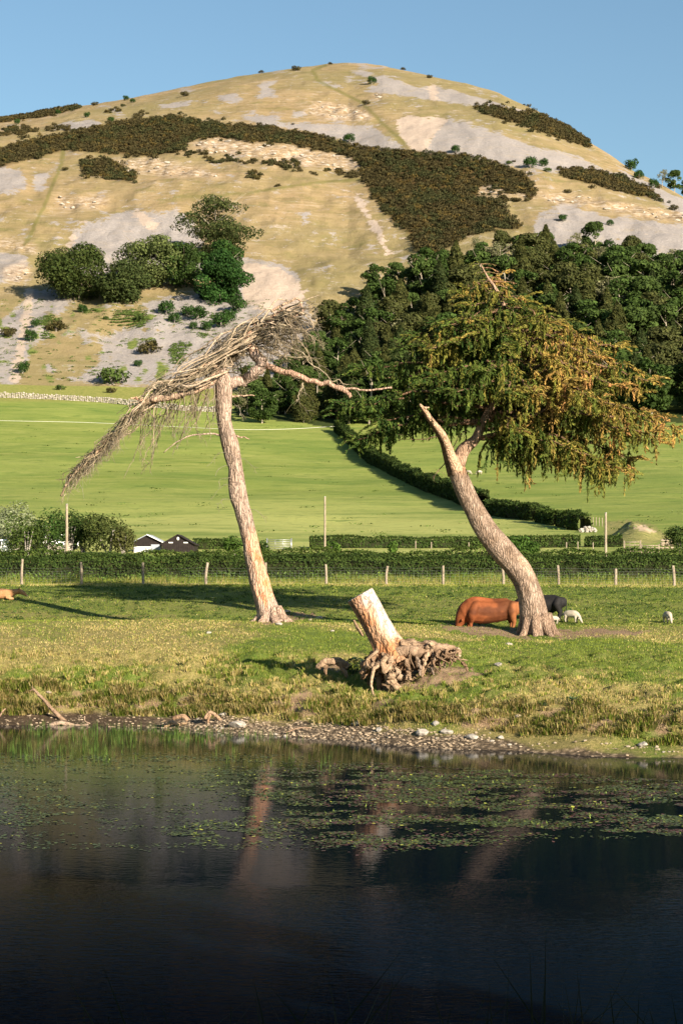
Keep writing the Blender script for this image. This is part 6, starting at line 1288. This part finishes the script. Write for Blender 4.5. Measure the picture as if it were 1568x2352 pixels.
def tussocks():
    rg = np.random.default_rng(8); mb = MB(); N = 3300
    UU = rg.uniform(-40, 1610, N); DS0 = np.interp(UU, [0, 400, 620, 784, 1176, 1568], [mD(q) for q in (69.2, 67.2, 64.5, 61.8, 56.2, 52.3)]); dA = np.where(rg.random(N) < .62, np.abs(rg.normal(0, 2.2, N))-1.3, rg.uniform(0, 8.5, N)); PA, vA = gpn(UU, DS0+dA-.1); soA, drA = turfmask(UU, DS0+dA, PA, vA); fA = fbm(PA[:, 0]*.8, PA[:, 1]*.8, 33, 2)
    for k in range(N):
        u = UU[k]; Ds = DS0[k]; d = dA[k]; D = Ds+d-.1; P = PA[k:k+1]; soil = soA[k:k+1]; dry = drA[k:k+1]
        if soil[0] > .5 or P[0][2] < .3: continue
        if (d > 4 and fA[k] < -.02) or (d <= 4 and fA[k] > .03 and rg.random() < .7): continue
        s = rg.uniform(.6, 1.3)*(1.25 if d < 1.5 else .85); n = int(44*s); a = rg.uniform(0, 6.283, n); r = np.abs(rg.normal(0, .13*s, n)); B = P[0]+np.stack([r*np.cos(a), r*np.sin(a), -.02+0*a], 1)
        straw = rg.random() < (.52+.25*dry[0]) ; t = np.clip((.75 if straw else .15)+rg.normal(0, .15, n), 0, 1); c = cg(t, rg)*rg.uniform(.7, 1.1)
        h = (.235 if u < 1050 else .18)*s*rg.uniform(.5, 1.3, n); out = np.stack([np.cos(a), np.sin(a), 0*a], 1)*(r/(.13*s))[:, None]*.35+[0, -.35 if d < 1.5 else -.05, 0]+rg.normal(0, .15, (n, 3))*[1, 1, 0]
        dd_ = np.stack([np.sin(a), np.cos(a), 0*a], 1)*.012; mid = B+np.array([0, 0, 1])*h[:, None]*.7+out*h[:, None]*.45; tip = B+np.array([0, 0, 1])*h[:, None]*(.75 if d < 1.5 else .95)+out*h[:, None]*1.35
        V = np.stack([B-dd_, B+dd_, mid+dd_*.8, mid-dd_*.8, tip], 1).reshape(-1, 3); b = np.arange(n)*5; mb.add(V, np.stack([b, b+1, b+2, b+3], 1), np.repeat(c, 5, axis=0)); mb.f.append(np.stack([b+3, b+2, b+4], 1)+mb.n-5*n)
    o = mb.build('tussock_grass', M['grassblade']); tag(o, 'shaggy tussocks of green and straw grass hanging over the bank edge', 'grass', kind='stuff')
tussocks()
def verge():
    rg = np.random.default_rng(18); n = 60000; D = rg.uniform(129.3, 136.8, n); u = rg.uniform(-100, 1680, n); P, v = gpn(u, D); c = fbm(P[:, 0]*.5, P[:, 1]*.5, 2, 3); mb = MB()
    h = (.12+.45*sst(132, 135.5, D)*(1+c*1.6))*rg.uniform(.5, 1.2, n); blades(mb, P-[0, 0, .02], h, .035, lerp(cg(np.clip(.35+c, 0, 1), rg), cg(np.full(n, .05), rg)*.9, sst(132, 136, D)[:, None]), .45)
    m = 2600; u = rg.uniform(-100, 1680, m); D = rg.uniform(133, 137, m); P, v = gpn(u, D); P[:, 2] += rg.uniform(.05, .75, m); cards(mb, P, .09, lerp(np.tile((.07, .13, .02), (m, 1)), np.tile((.16, .22, .05), (m, 1)), rg.random((m, 1))), .3)
    o = mb.build('verge_grass', M['grassblade']); tag(o, 'rank verge grass and weeds growing through the wire fence', 'grass', kind='stuff')
    mb = MB(); n = 30000; D = rg.uniform(142, 153, n); u = rg.uniform(-100, 1680, n); P, v = gpn(u, D); blades(mb, P, rg.uniform(.3, 1.1, n), .05, cg(np.full(n, .35), rg), .4)
    o = mb.build('roadside_grass', M['grassblade']); tag(o, 'tall pale roadside grass between the two hedges', 'grass', kind='stuff')
verge()
def weeds():   # darker dots on the far field and cattle pasture
    rg = np.random.default_rng(28); mb = MB()
    for k in range(1300):
        D = rg.uniform(107, 130); u = rg.uniform(-20, 1600); P, v = gpn(np.array([u]), np.array([D])); n = 14; q_ = P[0]+rg.normal(0, .12, (n, 3))*[1, 1, .3]+[0, 0, .05]; cards(mb, q_, .05, np.tile((.045, .085, .018), (n, 1))*rg.uniform(.7, 1.4), .6)
    for k in range(240):
        v = rg.uniform(960, 1255); u = rg.uniform(-20, 1600); p = guv(u, v, 200); n = 14; s = rg.uniform(.3, .8); q_ = p+rg.normal(0, s, (n, 3))*[1.5, 1, .12]+[0, 0, .08]; cards(mb, q_, .20, np.tile((.13, .20, .04), (n, 1))*rg.uniform(.8, 1.2), 1.5)
    o = mb.build('pasture_weeds', M['leaf']); tag(o, 'small dark weed clumps dotted over the pastures', 'weeds', kind='stuff')
weeds()
# leafy clump in the shade of the stump and a thistle on the bank
def plant(name, u, v, R, H, n, size, c1, c2, label, D0=56):
    p = guv(u, v, D0); m = MB(); d = rvec(n)*[R, R*.8, H*.55]+[0, 0, H*.5]; cards(m, p+d, size, lerp(np.tile(c1, (n, 1)), np.tile(c2, (n, 1)), RNG.random((n, 1))), .3)
    for i in range(14): e_ = p+d[i]; tube(m, [p, (p+e_)/2+[0, 0, .05], e_], [.008, .006, .004], 3, (.10, .12, .04), cap=False)
    o = m.build(name, M['leaf'], None, tuple(p)); return tag(o, label, 'plant')
plant('nettle_clump', 817, 1548, .42, .62, 900, .04, (.03, .06, .03), (.06, .11, .05), 'dark green nettle clump in the shade left of the stump')
plant('nettle_clump', 855, 1580, .3, .3, 300, .035, (.04, .08, .025), (.08, .13, .04), 'low leafy plants below the curling root')
def thistle(u, v, s, label):
    p = guv(u, v, 56); m = MB()
    for i in range(16):
        a = i*2.4; l = s*random.uniform(.7, 1.1); h = .25+.6*random.random(); d = np.array([math.cos(a), math.sin(a), h]); d /= np.linalg.norm(d); w_ = np.cross(d, [0, 0, 1]); w_ /= np.linalg.norm(w_); q_ = [p, p+d*l*.5+w_*.09*l, p+d*l+[0, 0, -.1*l], p+d*l*.5-w_*.09*l]; m.add(q_, [[0, 1, 2, 3]], (.13, .20, .10))
    tube(m, [p, p+[0, 0, s*.7]], [.012, .006], 5, (.12, .18, .08)); o = m.build('thistle', M['leaf'], None, tuple(p)); tag(o, label, 'thistle')
thistle(1315, 1612, .42, 'spiky grey green thistle on the right bank'); thistle(1250, 1640, .28, 'smaller thistle below and left of the spiky one')
# reeds in the shallows at left
def reeds():
    rg = np.random.default_rng(38); mb = MB(); n = 0
    for k in range(950):
        u = rg.uniform(-40, 760); Ds = float(np.interp(u, [0, 400, 620, 784], [mD(q) for q in (64.5, 62, 59, 56)])); D = Ds-14*rg.random()**1.5*(1 if u < 330 else .8 if u > 480 else .35)
        if fbm(np.array([u*.012]), np.array([D*.25]), 41, 3)[0] < rg.normal(-.02 if u < 330 else .04, .08): continue
        x = (u-784)/F*D; m = rg.integers(2, 6); B = np.tile((x, D, -.03), (m, 1))+rg.normal(0, .05, (m, 3))*[1, 1, 0]; h = rg.uniform(.14, .48, m); blades(mb, B, h, .012, lerp(np.tile((.04, .085, .015), (m, 1)), np.tile((.13, .20, .04), (m, 1)), rg.random((m, 1))), .22, 2)
    o = mb.build('water_grass', M['grassblade']); tag(o, 'bright green grass blades standing in the shallows at left', 'reeds', kind='stuff')
reeds()
def pads():
    rg = np.random.default_rng(48); n = 230000; D = (rg.random(n)*(66.**2-39.**2)+39.**2)**.5; u = rg.uniform(-60, 1640, n); v = vz(D, np.zeros(n)); x = (u-784)/F*D
    # density painted from the rafts in the picture
    dens = 1.5*sst(1745, 1785, v)*(1-sst(1900, 1945, v+fbm(u*.006, v*.02, 6, 3)*90))*lerp(.2, 1, sst(380, 950, u))
    dens = np.maximum(dens, 1.9*np.exp(-((v-1918)/16)**2-((u-480)/150)**2)); dens = np.maximum(dens, 1.7*np.exp(-((v-1935)/14)**2-((u-900)/160)**2)); dens = np.maximum(dens, .25*sst(1720, 1750, v)*(1-sst(1930, 1960, v))*(u < 700))
    st_ = fbm(x*.35, D*.9, 51, 4); f2 = fbm(x*1.6, D*1.6, 52, 3); ok = rg.random(n) < np.clip(dens*(.36+st_*2.0+f2*2.2), 0, 1); ok &= D < np.interp(u, [0, 400, 620, 784, 1176, 1568], [mD(q) for q in (60, 56, 52, 49, 46, 43)])
    x, D, u, v = x[ok], D[ok], u[ok], v[ok]; m = len(x); k = 7; a = np.linspace(0, 2*math.pi, k, endpoint=False)[None]+rg.uniform(0, 6.28, (m, 1)); s = rg.uniform(.02, .055, (m, 1)); r = s*(1+.25*rg.normal(size=(m, k))*.5); e = rg.uniform(.5, 1, (m, 1)); th = rg.uniform(0, 3.14, (m, 1))
    px_ = r*np.cos(a); py = r*np.sin(a)*e; tilt = rg.normal(0, .10, (m, 1)); V = np.stack([x[:, None]+px_*np.cos(th)-py*np.sin(th), D[:, None]+px_*np.sin(th)+py*np.cos(th), .004+rg.random((m, 1))*.008+np.abs(tilt)*s+px_*tilt], -1)
    q_ = fbm(x*.5, D*.8, 55, 3)[:, None]; gr = lerp(np.tile((.035, .055, .014), (m, 1)), np.tile((.095, .12, .022), (m, 1)), rg.random((m, 1))); rd = np.tile((.09, .038, .028), (m, 1)); isr = (rg.random((m, 1)) < .36+q_*1.0)*sst(450, 800, u)[:, None]; c = lerp(gr, rd, isr); yl = (rg.random((m, 1)) < .03); c = lerp(c, np.tile((.35, .36, .05), (m, 1)), yl*1.)
    mb = MB(); mb.add(V.reshape(-1, 3), np.arange(m*k).reshape(m, k), np.repeat(c, k, axis=0)); g = NG('floating_leaves'); M['pad'] = g.pbr(g.attr('col')[0], .45, None, .35)
    n2 = 260; i = rg.integers(0, m, n2); B = np.stack([x[i], D[i], np.zeros(n2)], 1); blades(mb, B, rg.uniform(.03, .09, n2), .02, (.25, .35, .06), .9)
    o = mb.build('pond_leaves', M['pad']); tag(o, 'rafts of small green and reddish leaves floating on the pond', 'water plants', kind='stuff')
pads()
def nearreeds():
    rg = np.random.default_rng(58); mb = MB(); n = 3200; x = rg.uniform(-3.5, 3.5, n); y = rg.uniform(6.5, 11.5, n); c = fbm(x*.9, y*.9, 5, 2); k = rg.random(n) < .5+c*1.4; x, y, c = x[k], y[k], c[k]; n = len(x)
    B = np.stack([x, y, np.interp(y, [0, 8, 14], [4.4, 3.75, 2.2])-.05], 1); h = np.maximum(rg.uniform(.25, 1., n)**1.5*(1+c*2.2), .1)*.47*np.interp(y, [6.5, 8, 11.5], [.9, 1, 1.7]); blades(mb, B, h, .018, lerp(np.tile((.018, .024, .01), (n, 1)), np.tile((.04, .038, .02), (n, 1)), rg.random((n, 1))), .7, 2)  # blade colour kept near black, standing in for shade on the bank
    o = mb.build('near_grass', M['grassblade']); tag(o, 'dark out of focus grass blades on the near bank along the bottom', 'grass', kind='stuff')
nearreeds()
